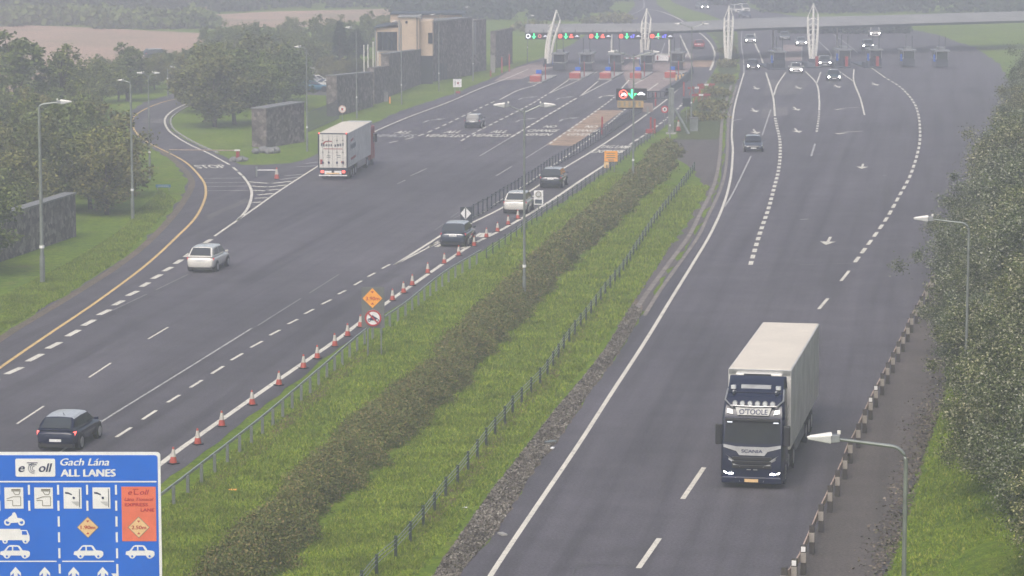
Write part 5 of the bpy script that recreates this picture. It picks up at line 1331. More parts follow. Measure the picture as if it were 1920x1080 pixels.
# ---------------------------------------------------------------- buildings and walls
def slab(label, bl_, br_, tl, tr_, thick, cap=True, rz=None, name="stone_wall", cat="stone wall"):
    """free standing stone wall: bottom corners surveyed on the ground, top rows give its height"""
    A, B = G(*bl_), G(*br_); hA = (bl_[1] - tl) / S(bl_[1]) * .99; hB = (br_[1] - tr_) / S(br_[1]) * .99
    t = thing(name, label, cat, A); d = (B - A); n = Vector((-d.y, d.x, 0)).normalized() * thick; z = Vector((0, 0, 1))
    O = Vector((0, 0, 0))
    MB().hexa([O, d, d + n, n], [O + z*hA, d + z*hB, d + n + z*hB, n + z*hA]).build("wall", M['stone'], t)
    if cap:
        e = n.normalized() * .06; dn = d.normalized() * .06
        MB().hexa([O - e - dn + z*(hA+.003), d - e + dn + z*(hB+.003), d + n + e + dn + z*(hB+.003), n + e - dn + z*(hA+.003)], [O - e - dn + z*(hA+.12), d - e + dn + z*(hB+.12), d + n + e + dn + z*(hB+.12), n + e - dn + z*(hA+.12)]).build("coping", M['stone_cap'], t)
    return t
slab("brown grey stone wall at far left behind the verge lamp, half hidden by trees", (-60, 512), (143, 443), 425, 363, .8)
slab("tall square stone wall on the lawn between the lawn trees and the white lorry", (500, 277), (571, 266), 204, 192, 1.6)
slab("long tall stone wall in front of the flagpoles, beside the parked cars", (632, 218), (700, 200), 142, 136, 1.2)
slab("low dark stone wall linking the long wall and the sloping one", (702, 196), (733, 186), 127, 122, .8, False)
slab("sloping dark stone wall in front of the tan building", (730, 181), (801, 153), 101, 92, 1.0)
def tan_building():
    y0 = G(705, 158); t = thing("toll_office", "tan rendered toll office with a big dark window and flat roofs behind the stone walls", "building", (y0.x, y0.y, 0))
    k = S(158)
    def X(u): return (u - 705) / k
    def Zr(v): return (158 - v) / k
    def boxp(nm, u0, u1, vt, y0_, y1_, mat, vb=158, par=t):
        return MB().box(X(u0), X(u1), y0_, y1_, max(0, Zr(vb)), Zr(vt)).build(nm, M[mat], par)
    boxp("left_wing", 704, 748, 52, 0, 9, 'render_tan'); boxp("tower", 747, 786, 33, -.8, 8, 'render_tan'); boxp("upper_block", 729, 780, 31, 6, 14, 'render_tan'); boxp("right_wing", 786, 811, 40, .5, 8, 'render_tan', 105); boxp("right_base", 786, 811, 105.3, .6, 8, 'slate')
    MB().hexa([(X(702), -.35, Zr(54)), (X(747), -.35, Zr(46)), (X(747), 9.3, Zr(46)), (X(702), 9.3, Zr(54))], [(X(702), -.35, Zr(52)), (X(747), -.35, Zr(43)), (X(747), 9.3, Zr(43)), (X(702), 9.3, Zr(52))]).build("roof", M['dark_steel'], t)
    w = boxp("window", 708, 745, 60, -.05, .03, 'glass', 95)
    for q in range(1, 4): MB().box(X(708 + 9.2*q)-.03, X(708+9.2*q)+.03, -.09, -.055, Zr(95), Zr(60)).build("mullion", M['dark_steel'], w)
    boxp("window_sill", 706, 746, 95.2, -.15, .1, 'roof_white', 97)
    boxp("corner_column", 748, 751, 37, -1.0, -.82, 'roof_white')
    boxp("corner_column", 703.2, 706, 55, -.12, -.02, 'roof_white')
    boxp("window", 761, 765, 39, -.86, -.82, 'glass', 44)
    boxp("downpipe", 782, 783.4, 31, -.95, -.82, 'dark_steel')
    boxp("coping", 746, 788, 31, -1.0, 8.2, 'roof_white', 32.8); boxp("coping", 728, 782, 29, 5.8, 14.2, 'dark_steel', 30.8)
    boxp("window", 803, 811, 62, .40, .48, 'glass', 82)
    # far wing behind the stone block
    Z2 = 412.0; xa, xb, xc = at(792, Z2, 0).x - y0.x, at(864, Z2, 0).x - y0.x, at(826, Z2, 0).x - y0.x; Y2 = at(800, Z2, 0).y - y0.y; hT = h_at(27, Z2)
    MB().box(xa, xb, Y2, Y2 + 9, 0, hT).build("rear_wing", M['render_tan'], t)
    MB().box(xa - .4, xc, Y2 - .5, Y2 + 9.5, hT + .003, hT + .2).build("roof", M['dark_steel'], t); MB().box(xc + .1, xb + .6, Y2 - .5, Y2 + 9.5, hT + .003, hT + .25).build("roof", M['dark_steel'], t)
    MB().box(xa, xb - 1, Y2 - .3, Y2 - .02, hT - 1.0, hT - .45).build("roof_parapet", M['roof_white'], t)
tan_building()
def stone_building():
    A = G(810, 153); t = thing("stone_building", "big windowless dark stone block beside the toll plaza with a recessed doorway", "building", (A.x, A.y, 0))
    B = G(885, 141) - A; B2 = G(913, 134) - A; d = B.normalized(); n = Vector((-d.y, d.x, 0)); hA = 112 / S(153) * .98; z = Vector((0, 0, 1)); O = Vector((0, 0, 0))
    D = n * 2.4
    MB().hexa([O, B, B + D, D], [O + z*hA, B + z*hA, B + D + z*hA, D + z*hA]).build("main_block", M['stone'], t)
    MB().hexa([O - n*.1 - d*.1 + z*(hA+.003), B - n*.1 + d*.1 + z*(hA+.003), B + D + d*.1 + z*(hA+.003), D - d*.1 + z*(hA+.003)], [O - n*.1 - d*.1 + z*(hA+.2), B - n*.1 + d*.1 + z*(hA+.2), B + D + d*.1 + z*(hA+.2), D - d*.1 + z*(hA+.2)]).build("roof", M['stone_cap'], t)
    # recess with glazing and pale panel, then the right block
    C = B + d * 3.2; E = C + d * 2.8
    MB().hexa([B + n*1.5 + d*.01, C + n*1.5, C + n*3, B + n*3 + d*.01], [B + n*1.5 + d*.01 + z*hA*.97, C + n*1.5 + z*hA*.97, C + n*3 + z*hA*.97, B + n*3 + d*.01 + z*hA*.97]).build("recess", M['glass'], t)
    MB().hexa([C + n*.9 + z*2.6, C + n*.9 + d*1.0 + z*2.6, C + n*1.2 + d*1.0 + z*2.6, C + n*1.2 + z*2.6], [C + n*.9 + z*hA*.92, C + n*.9 + d*1.0 + z*hA*.92, C + n*1.2 + d*1.0 + z*hA*.92, C + n*1.2 + z*hA*.92]).build("light_panel", M['roof_white'], t)
    F = C + d*1.2; Gq = F + d * 7.5
    MB().hexa([F + n*2.2, Gq + n*2.2, Gq + n*4, F + n*4], [F + n*2.2 + z*hA*.93, Gq + n*2.2 + z*hA*.93, Gq + n*4 + z*hA*.93, F + n*4 + z*hA*.93]).build("right_block", M['stone'], t)
    w = MB().hexa([d*3.4 - n*.03 + z*4.6, d*4.0 - n*.03 + z*4.6, d*4.0 + n*.02 + z*4.6, d*3.4 + n*.02 + z*4.6], [d*3.4 - n*.03 + z*5.5, d*4.0 - n*.03 + z*5.5, d*4.0 + n*.02 + z*5.5, d*3.4 + n*.02 + z*5.5]).build("window", M['glass'], t)
    for q in range(4):
        a = d*(1.6 + q*1.1) - n*.03
        MB().hexa([a, a + d*.7, a + d*.7 + n*.05, a + n*.05], [a + z*2.1, a + d*.7 + z*2.1, a + d*.7 + n*.05 + z*2.1, a + n*.05 + z*2.1]).build("door", M['dark_steel'], t)
    a = F + n*2.15
    MB().hexa([a, a + d*1.8, a + d*1.8 + n*.04, a + n*.04], [a + z*2.6, a + d*1.8 + z*2.6, a + d*1.8 + n*.04 + z*2.6, a + n*.04 + z*2.6]).build("door", M['dark_steel'], t)
stone_building()
slab("stone wall behind and right of the dark stone block", (930, 128), (961, 119), 58, 52, .8, False)
def pillar(label, u, v, h, w, mat, name="pillar", cat="pillar"):
    t = thing(name, label, cat, G(u, v)); MB().box(-w, w, -w, w, 0, h).build("shaft", M[mat], t, bevel=.02); MB().box(-w-.05, w+.05, -w-.05, w+.05, h+.003, h+.1).build("cap", M['stone_cap'], t)
pillar("pale round topped pillar in front of the right stone block", 924, 136, 2.4, .3, 'concrete')
pillar("grey utility pillar on the verge below the flagpoles", 722, 190, 1.1, .35, 'concrete')
pillar("grey cabinet beside the foot of the gantry brace", 1301, 246, 1.3, .4, 'galv', "cabinet", "cabinet")
pillar("small yellow marker post on the verge right of the grey pillar", 731, 194, .8, .1, 'sign_yellow', "marker_post", "marker post")
for j, (u, v, h) in enumerate([(941, 137, 2.2), (955, 134, 2.4), (920, 143, .8)]):
    pillar(["thin red post left of the taller one at the plaza entrance", "taller thin red post beside the wall at the plaza entrance", "short red marker beside the stone block"][j], u, v, h, .1, 'red', "post", "post")
for j, (u, vb, vt) in enumerate([(683, 146, 87), (690.5, 146, 86), (700, 176, 81), (709, 175, 99)]):
    t = thing("flagpole", ["leftmost of the four white flagpoles", "second from the left of the four white flagpoles", "third and tallest of the four white flagpoles", "rightmost of the four white flagpoles"][j], "flagpole", G(u, vb), 0, "white flagpoles beside the stone walls")
    H = (vb - vt) / S(vb) if j > 1 else (205 - vt) / S(205) * .0 + (vb + 40 - vt) / S(vb + 40)
    if j < 2: t.location = G(u, vb + 40)
    MB().tube([(0, 0, 0), (0, 0, H)], [.10, .06], 8).build("pole", M['mast_white'], t); MB().disc((0, 0, H + .08), .1, 'z', 10, .14).build("finial", M['mast_white'], t)
for (u, v, w_, lab, mt) in [(146, 30, 2.6, "pale gabled house far off in the haze at the top left", 'render_tan'), (255, 20, 3.5, "long low pale house far off above the fields", 'roof_white'), (398, 19, 3.5, "pale farm building far off above the second field", 'render_tan'), (825, 16, 2.0, "yellowish house far off above the office roof", 'render_tan')]:
    t = thing("house", lab, "house", G(u, v), .2)
    MB().box(-w_/2, w_/2, 0, 4, 0, 2.2).build("wall", M[mt], t)
    MB().prism([(-.3, 2.2), (4.3, 2.2), (2, 3.0)], 'x', -w_/2 - .2, w_/2 + .2).build("roof", M['stone_cap'], t)
    for x in (-w_/4, w_/4): MB().box(x - .4, x + .4, -.04, .02, 1.0, 2.0).build("window", M['glass'], t)

# ---------------------------------------------------------------- toll plaza
def canopy_roof():
    Lf, Rf = G(985, 61, 4.7), G(1660, 49, 4.7)
    pts = [G(985, 61, 4.7), G(1100, 60, 4.7), G(1230, 58.5, 4.7), G(1340, 55.5, 4.7), G(1450, 51.5, 4.7), G(1560, 48.5, 4.7), G(1660, 45.5, 4.7), G(1780, 42, 4.7), G(1920, 38, 4.7)]
    bk = [G(986, 46, 5.5), G(1100, 45, 5.5), G(1230, 44, 5.5), G(1340, 38, 5.5), G(1450, 33, 5.5), G(1560, 31, 5.5), G(1660, 28.5, 5.5), G(1780, 25, 5.5), G(1920, 21, 5.5)]
    o0 = pts[0].copy(); o0.z = 0
    t = thing("toll_canopy", "long pale curved canopy roof spanning all the toll lanes", "canopy", o0)
    f, b = catmull(pts, 4), catmull(bk, 4); n = len(f); vs = []; rows = 6
    for k in range(rows + 1):
        q = k / rows
        vs += [f[i].lerp(b[i], q) + Vector((0, 0, .5 * math.sin(q * math.pi))) - o0 for i in range(n)]
    top = MB(); top.add(vs, [(k*n+i, k*n+i+1, (k+1)*n+i+1, (k+1)*n+i) for k in range(rows) for i in range(n-1)]); o = top.build("roof_sheet", M['roof_white'], t)
    s = o.modifiers.new("thick", 'SOLIDIFY'); s.thickness = .12
    fas = MB(); m = [p - o0 for p in f]
    fas.add([p + Vector((0, -.06, -.38)) for p in m] + [p + Vector((0, -.06, -.07)) for p in m] + [p + Vector((0, .2, -.07)) for p in m] + [p + Vector((0, .2, -.38)) for p in m], [(k*n+i, k*n+i+1, ((k+1)%4)*n+i+1, ((k+1)%4)*n+i) for k in range(4) for i in range(n-1)])
    fas.build("fascia", M['dark_steel'], t)
    for i in range(2, n-1, 4):
        a, c = f[i] - o0, b[i] - o0
        MB().tube([a + Vector((0, 0, -.25)), c + Vector((0, 0, -.25))], .09, 6).build("beam", M['grey_steel'], t)
    for u in (1150, 1260, 1458, 1580):
        p = G(u, 108 if u > 1300 else 112) ; MB().tube([p + Vector((0, 8, 0)) - o0, Vector((p.x, p.y + 8, 4.7)) - o0], .14, 8).build("column", M['mast_white'], t)
canopy_roof()
def mast(label, u, vb, vt, lean, wide):
    p = G(u, vb); k = S(vb); H = (vb - vt) / k * 1.0
    t = thing("canopy_mast", label, "mast", p, 0, "white tubular masts of the toll canopy")
    sp = wide
    for s, f_ in ((-1, .78), (0, 1.0), (1, .82)):
        pts = []
        for q in range(9):
            a = q / 8; pts.append((s*sp*(.35 + .65*math.sin(a*math.pi*.55)) + lean*a + (-lean*.25*math.sin(a*math.pi)), .0 + (0 if s else -.35), H*f_*a))
        MB().tube(pts, [.24, .24, .23, .22, .21, .20, .18, .16, .13], 8).build("tube", M['mast_white'], t)
        if s: MB().tube([pts[-1], (lean*1.0, -.35, H*.995)], .06, 6).build("stay", M['mast_white'], t)
    for q in range(1, 9):
        a = q / 9 * .8; w = sp*(.35 + .65*math.sin(a*math.pi*.55)); c = lean*a - lean*.25*math.sin(a*math.pi)
        MB().tube([(c-w, 0, H*a), (c, -.35, H*(a+.05)), (c+w, 0, H*a)], .075, 5).build("brace", M['mast_white'], t)
    MB().box(-.7, .7, -.9, .5, 0, .5).build("plinth", M['dark_steel'], t, bevel=.04)
mast("curved white mast leaning over the leftmost booth, left end of the canopy", 1027, 125, 19, 1.25, .55)
mast("white mast in the middle of the plaza, left of the express lane", 1208, 122, 16, .3, .62)
mast("white mast on the median end, between the two carriageways", 1365, 118, 11, .05, .62)
mast("white mast right of the concrete slab, rightmost of the masts seen", 1524, 116, 7, -.05, .75)

def mk_booth():
    t = thing("toll_booth", "", "toll booth")
    MB().box(-.85, .85, -1.6, 1.6, .2, 1.25).build("lower_wall", M['slate'], t, bevel=.03)
    MB().box(-.8, .8, -1.55, 1.55, 1.25, 2.35).build("glazing", M['glass'], t)
    fr = MB()
    for x in (-.82, .82):
        for y in (-1.57, 0, 1.57): fr.box(x-.05, x+.05, y-.05, y+.05, 1.25, 2.35)
    for x in (-.82, .82): fr.box(x-.06, x+.06, -1.6, 1.6, 2.27, 2.345); fr.box(x-.06, x+.06, -1.6, 1.6, 1.255, 1.33)
    fr.build("window_frame", M['silver'], t)
    MB().box(-1.05, 1.05, -1.9, 1.9, 2.35, 2.6).build("roof", M['grey_steel'], t, bevel=.04)
    MB().box(-.5, .5, -1.0, .6, 2.6, 3.0).build("roof_unit", M['grey_steel'], t, bevel=.03)
    MB().tube([(-.4, -1.2, 2.6), (-.4, -1.2, 4.6)], .05, 6).build("aerial_pole", M['dark_steel'], t)
    MB().tube([(.5, -1.2, 2.6), (.5, -1.2, 4.5)], .05, 6).build("aerial_pole", M['dark_steel'], t)
    MB().box(-1.0, -.86, -.9, -.2, .9, 1.9).build("payment_panel", M['sign_blue'], t)
    return t
booth0 = mk_booth()
BY = math.radians(-8)
for j, (u, v, lab) in enumerate([(1051, 133, "toll booth behind the foot of the leftmost white mast"), (1101, 133, "toll booth with two roof poles, second from the left"), (1156, 134, "toll booth third from the left, in front of a red and white barrier"), (1214, 135, "toll booth at the foot of the middle mast"), (1271, 131, "toll booth beside the express lane, rightmost of the left hand ones"), (1458, 129, "toll booth left of the concrete slab, seen from behind"), (1580, 125, "toll booth between the last mast and the rightmost booth, seen from behind"), (1638, 125, "rightmost visible toll booth, with red equipment beside it"), (1700, 126, "toll booth beyond the rightmost visible one"), (1762, 127, "last toll booth at the right end of the plaza")]):
    rz = BY if u < 1300 else 0.05
    if j == 0: o = booth0; o.location = G(u, v); o.rotation_euler = (0, 0, rz)
    else: o = dup(booth0, G(u, v), rz)
    o["label"] = lab; o["group"] = "toll booths across the plaza"
def mk_island():
    t = thing("toll_island", "", "traffic island")
    MB().box(-.9, .9, 0, 16, 0, .18).build("kerb_base", M['concrete'], t, bevel=.03)
    for k in range(3):
        MB().box(-.75 + .1*k, .75 - .1*k, .3 + k*.9, 1.1 + k*.9, .18, .95 + .06*k).build("crash_cushion", M['cone_red'] if k != 1 else M['cone_white'], t, bevel=.1)
    MB().box(-.6, .6, .1, .28, .2, .85).build("hazard_board", M['cone_red'], t)
    MB().box(-.35, .35, 3.6, 4.1, .18, 1.5).build("coin_machine", M['sign_blue'], t, bevel=.03)
    MB().tube([(.7, 5.2, .18), (.7, 5.2, 2.6)], .07, 8).build("signal_pole", M['red'], t)
    MB().box(.55, .85, 5.1, 5.3, 2.2, 2.9).build("signal_head", M['dark_steel'], t)
    return t
isl = mk_island()
for j, (u, v, lab) in enumerate([(1003, 156, "island with red and white crash cushions at the left end of the plaza"), (1077, 150, "crash cushion island below the booth with two roof poles"), (1134, 150, "crash cushion island third from the left"), (1191, 150, "yellow and red crash cushion island above the lane control board"), (1256, 149, "crash cushion island beside the express lane")]):
    o = isl if j == 0 else dup(isl, (0, 0, 0)); o.location = G(u, v); o.rotation_euler = (0, 0, BY); o["label"] = lab; o["group"] = "islands in front of the toll booths"
for j, (u, v, lab) in enumerate([(1458, 131, "dark island under the booth left of the concrete slab"), (1524, 128, "dark island under the rightmost visible mast"), (1580, 128, "dark island between the last mast and the rightmost booth"), (1638, 128, "dark island under the rightmost visible booth")]):
    t = thing("toll_island", lab, "traffic island", G(u, v), .03)
    MB().box(-1.2, 1.2, 0, 14, 0, .2).build("kerb_base", M['dark_steel'], t, bevel=.03); MB().box(.55, .95, 1.2, 1.8, .2, 1.6).build("ticket_machine", M['red'], t, bevel=.05)
    MB().box(-1.1, -.7, .5, 4, .2, .8).build("guard_block", M['dark_steel'], t, bevel=.05)
def lane_arm(label, u, v, length, h=1.0, mat='sign_white'):
    t = thing("lift_barrier", label, "barrier arm", G(u, v), BY)
    MB().box(-.2, .2, -.2, .2, 0, 1.1).build("cabinet", M['red'], t, bevel=.03); MB().box(.2, length, -.05, .05, h-.05, h+.06).build("arm", M[mat], t)
    for k in range(int(length / .8)): MB().box(.4 + k*.8, .7 + k*.8, -.058, .058, h-.056, h+.066).build("red_band", M['red'], t)
lane_arm("lowered barrier arm between the third and fourth booths", 1164, 122, 3.0)
for j, (u, v) in enumerate([(1268, 151), (1275, 151), (1281, 150), (1288, 149)]):
    t = thing("bollard", ["first", "second", "third", "fourth"][j] + " pale bollard of the short row right of the last island", "bollard", G(u, v), 0, "bollards beside the express lane"); MB().tube([(0, 0, 0), (0, 0, .8)], .12, 10).build("shaft", M['sign_sand'], t); MB().tube([(0, 0, .8), (0, 0, .95)], [.13, .08], 10).build("cap", M['black'], t)
lane_arm("lowered barrier arm right of the middle mast", 1216, 118, 3.6)
def high_bar(label, u, v, length, h):
    t = thing("height_bar", label, "height bar", G(u, v), BY)
    MB().tube([(0, 0, 0), (0, 0, h + .2)], .08, 8).build("post", M['red'], t); MB().tube([(0, 0, h), (length, 0, h)], .07, 6).build("bar", M['galv'], t); MB().tube([(length, 0, 0), (length, 0, h + .2)], .08, 8).build("post", M['galv'], t)
high_bar("height limit bar across the lane right of the middle mast", 1211, 127, 3.8, 1.9)
t = thing("message_board", "pale pink and white board behind the bar, right of the middle mast", "sign", G(1216, 120), BY)
MB().box(0, 2.9, 0, .1, .5, 1.3).build("panel", M['sign_white'], t); MB().box(1.2, 1.4, -.03, -.005, .6, 1.2).build("red_mark", M['red'], t); MB().box(.1, .2, 0, .08, 0, .5).build("post", M['galv'], t); MB().box(2.7, 2.8, 0, .08, 0, .5).build("post", M['galv'], t)

# lane signs hung under the canopy
def down_arrow(mb, fn, cx, cz, s):
    mb.poly([fn(cx - .10*s, cz + .42*s), fn(cx - .10*s, cz - .05*s), fn(cx + .10*s, cz - .05*s), fn(cx + .10*s, cz + .42*s)])
    mb.poly([fn(cx - .38*s, cz + .05*s), fn(cx, cz - .42*s), fn(cx + .38*s, cz + .05*s), fn(cx, cz - .14*s)])
def car_icon(mb, fn, x, z, w, h, flip=False):
    P = [(0, .18), (0, .42), (.12, .5), (.30, .95), (.36, 1), (.66, 1), (.78, .56), (.98, .5), (1, .2), (.90, .2), (.84, .0), (.76, .2), (.27, .2), (.2, 0), (.12, .2)]
    mb.poly([fn(x + (1 - a if flip else a) * w, z + b * h) for a, b in P])
def truck_icon(mb, fn, x, z, w, h, flip=False):
    P = [(0, .15), (0, 1), (.7, 1), (.7, .85), (.93, .85), (1, .45), (1, .15), (.92, .15), (.86, 0), (.78, .15), (.28, .15), (.2, 0), (.12, .15)]
    mb.poly([fn(x + (1 - a if flip else a) * w, z + b * h) for a, b in P])
for j, (u0, u1, cells, lab) in enumerate([
    (985, 1028, 'WGRC', "leftmost lane sign under the canopy, with a white ring and green arrow"),
    (1045, 1087, 'rGTC', "second lane sign from the left under the canopy, red then green arrow"),
    (1103, 1146, 'rGTC', "middle lane sign under the canopy, with a red vehicle symbol"),
    (1159, 1202, 'rGBC', "fourth lane sign from the left under the canopy, with a blue symbol"),
    (1217, 1262, 'rGBC', "rightmost lane sign under the canopy, between the middle mast and express lane")]):
    Zc = 421.0; hb = h_at(73.5, Zc); p = at(u0, Zc, 0); W_ = (u1 - u0) / F_PX * Zc; Hh = 12.0 / F_PX * Zc
    t = thing("lane_sign", lab, "lane sign", (p.x, p.y, hb), 0, "electronic lane signs under the canopy")
    MB().box(0, W_, 0, .25, 0, Hh).build("cabinet", M['black'], t)
    for xx in (W_*.2, W_*.8): MB().box(xx-.05, xx+.05, .1, .2, Hh, Hh + .45).build("hanger", M['dark_steel'], t)
    cw = W_ / 4
    for c_i, ch in enumerate(cells):
        cx = cw * (c_i + .5); cz = Hh / 2; fn = lambda x, z: (x, -.012, z); mb = MB()
        if ch == 'W': mb.disc((cx, -.012, cz), .34, 'y', 16, .01, .2); mt = 'led_white'
        elif ch == 'G': down_arrow(mb, fn, cx, cz, .92); mt = 'led_green'
        elif ch == 'R': mb.disc((cx, -.012, cz), .26, 'y', 16, .01, .16); mt = 'led_red_dim'
        elif ch == 'r': mb.disc((cx, -.012, cz), .30, 'y', 16, .01, .17); mb.poly([fn(cx-.18, cz-.22), fn(cx-.1, cz-.24), fn(cx+.2, cz+.2), fn(cx+.12, cz+.24)]); mt = 'led_red'
        elif ch == 'T': truck_icon(mb, fn, cx-.28, cz-.28, .56, .3); mb.disc((cx, -.012, cz+.18), .14, 'y', 12, .01); mt = 'led_red'
        elif ch == 'B': put_text(mb, "eT", lambda x, z: fn(cx - .3 + x, cz - .22 + z), .6, .45, bold=.03); mt = 'led_blue'
        else: car_icon(mb, fn, cx - .34, cz - .14, .68, .28); mt = 'led_white_dim'
        if mt == 'led_red_dim' and mt not in M: M[mt] = paint("dim red led", (.9, .25, .22), .5, emit=.5)
        if mt == 'led_white_dim' and mt not in M: M[mt] = paint("dim white led", (.75, .75, .85), .5, emit=.5)
        mb.build("symbol", M[mt], t)

# lane control board on its arm
def control_board():
    p = G(1258, 251); k = S(251); t = thing("lane_gantry", "cantilever gantry with a black lane control board showing a green arrow over the express lane", "gantry", p)
    X = lambda u: (u - 1258) / k; Zz = lambda v: (251 - v) / k
    MB().box(-.28, .28, -.28, .28, 0, Zz(165)).build("upright", M['galv'], t, bevel=.04); MB().box(-.5, .5, -.5, .5, 0, .15).build("base_plate", M['concrete'], t)
    MB().tube([(.3, -.1, Zz(203)), (X(1291), -.2, 0)], .16, 8).build("brace", M['galv'], t)
    fr = MB()
    for zz in (Zz(171.5), Zz(184)):
        for yy in (-.2, .2): fr.tube([(X(1205), yy, zz), (-.2, yy, zz)], .06, 6)
    for q in range(7):
        x = X(1208) + q * (-.3 - X(1208)) / 6; fr.tube([(x, -.2, Zz(171.5)), (x, -.2, Zz(184))], .04, 5)
    fr.build("arm", M['dark_steel'], t)
    b = MB().box(X(1155), X(1212), -.45, -.05, Zz(187), Zz(165.5)).build("display_board", M['black'], t, bevel=.03)
    fn = lambda x, z: (x, -.47, z)
    mb = MB(); mb.disc((X(1168), -.475, Zz(176)), 8.2/k, 'y', 24, .01, 6.4/k); mb.poly([fn(X(1162.5), Zz(171.5)), fn(X(1164), Zz(170)), fn(X(1173.5), Zz(180.5)), fn(X(1172), Zz(182))]); mb.build("red_ring", M['led_red'], b)
    mb = MB(); mb.poly([fn(X(1163), Zz(180)), fn(X(1165), Zz(175)), fn(X(1170), Zz(173)), fn(X(1174), Zz(177)), fn(X(1173), Zz(180.5)), fn(X(1168), Zz(178.5))]); mb.build("white_symbol", M['led_white'], b)
    mb = MB(); mb.poly([fn(X(1182.6), Zz(167)), fn(X(1182.6), Zz(181)), fn(X(1186.6), Zz(181)), fn(X(1186.6), Zz(167))]); mb.poly([fn(X(1176), Zz(174)), fn(X(1179), Zz(174)), fn(X(1184.6), Zz(180)), fn(X(1190.5), Zz(174)), fn(X(1193), Zz(175)), fn(X(1184.6), Zz(184.5))]); mb.build("green_arrow", M['led_green'], b)
    mb = MB(); car_icon(mb, fn, X(1194), Zz(178.5), 15/k, 6.5/k); mb.build("white_car", M['led_white'], b)
    yb = MB().box(X(1157), X(1206), -.40, -.2, Zz(201), Zz(188.5)).build("yellow_board", M['buff_board'], t)
    mb = MB()
    for q in range(5): mb.box(X(1159 + q*9.4), X(1163 + q*9.4), -.42, -.405, Zz(199), Zz(190))
    mb.build("dark_bars", M['line_tan'], yb)
    MB().box(X(1160), X(1205), -.38, -.22, Zz(204), Zz(201.4)).build("bottom_rail", M['black'], t)
M['buff_board'] = paint("buff board", (0.42, 0.28, 0.10), 0.6, var=0.2, scale=2)
control_board()
t = thing("height_gauge", "pale tan board beside the curved barrier below the lane control board", "sign", G(1214, 215)); MB().box(-.1, .1, -.1, .1, 0, .9).build("post", M['galv'], t); MB().box(-.55, .6, -.08, .08, .3, 1.3).build("board", M['sign_sand_d'] if 'sign_sand_d' in M else M['pink_conc'], t)
for j, (u, vb, h, lab, foot) in enumerate([(1220, 250, 1.65, "red post with a bright red foot at the edge of the express lane", True), (1229, 199, 1.6, "slim red post between the board and the curved barrier", False), (1129, 252, 1.8, "rusty red slim post beside the buff road surface", False), (1282, 180, 1.7, "red post at the barrier equipment beyond the gantry", False), (1312, 186, 1.6, "red frame post among the clutter beyond the gantry", False)]):
    t = thing("marker_post", lab, "post", G(u, vb)); MB().box(-.09, .09, -.09, .09, 0, h).build("post", M['red'], t, bevel=.01)
    if foot: MB().box(-.5, .3, -.3, .3, 0, .45).build("foot", M['red'], t, bevel=.05); MB().box(.3, .5, -.1, .1, 0, h*.9).build("second_post", M['red'], t)
def trestle(label, u, v):
    t = thing("trestle", label, "trestle", G(u, v), .4); q = MB()
    q.tube([(-1, 0, 0), (-.6, 0, 1.1)], .05, 6); q.tube([(-.2, 0, 0), (-.6, 0, 1.1)], .05, 6); q.tube([(1, 0, 0), (.6, 0, 1.1)], .05, 6); q.tube([(.2, 0, 0), (.6, 0, 1.1)], .05, 6); q.build("legs", M['red'], t)
    MB().box(-1.2, 1.2, -.05, .05, .75, 1.0).build("board", M['red'], t); MB().box(-.3, .3, -.06, .06, .76, .99).build("white_band", M['sign_white'], t)
trestle("red barrier trestle left of the parked ones beyond the gantry", 1306, 178); trestle("red barrier trestle right of the other, beyond the gantry", 1324, 172); trestle("red barrier trestle lower down, beside the median scrub", 1314, 192)
def swing_barrier():
    p = G(446, 303); t = thing("swing_barrier", "white arm barrier with a red post lowered across the slip road", "barrier", p)
    e = G(318, 290) - p; k = S(303)
    MB().box(-.16, .16, -.16, .16, 0, .95).build("post", M['red'], t, bevel=.02); MB().box(-.30, .22, -.2, .2, .95, 1.08).build("head", M['mast_white'], t, bevel=.02)
    e2 = e.copy(); e2.z = 0
    MB().tube([(0.2, 0, 1.0), tuple(e2 + Vector((0, 0, .45)))], .05, 8).build("arm", M['rail_timber'], t); MB().tube([tuple(e2), tuple(e2 + Vector((0, 0, .48)))], .06, 6).build("rest", M['galv'], t)
swing_barrier()
t = thing("pole_barrier", "low white pole across the coned off stub of the slip road", "barrier", G(481, 331)); q = G(517, 331) - G(481, 331)
MB().tube([(0, 0, .55), tuple(q + Vector((0, 0, .55)))], .045, 6).build("pole", M['sign_white'], t); MB().box(-.07, .07, -.07, .07, 0, .85).build("post", M['galv'], t)
for (u, v, s_, lab) in [(455, 302, .7, "dark rock pile at the foot of the red barrier post"), (492, 287, 1.0, "mossy boulder heap below the stone wall on the lawn")]:
    t = thing("boulder_heap", lab, "boulders", G(u, v)); R = random.Random(int(u))
    for q in range(6):
        bm = bmesh.new(); bmesh.ops.create_icosphere(bm, subdivisions=2, radius=s_ * R.uniform(.35, .6))
        for vv in bm.verts: vv.co *= R.uniform(.86, 1.12); vv.co.z *= .75
        me = bpy.data.meshes.new("boulder"); bm.to_mesh(me); bm.free(); me.materials.append(M['stone_cap']); o = bpy.data.objects.new("boulder", me); COL.objects.link(o); o.parent = t; o.location = (R.uniform(-1.3, 1.3) * s_, R.uniform(-1, 1) * s_, .22 * s_)

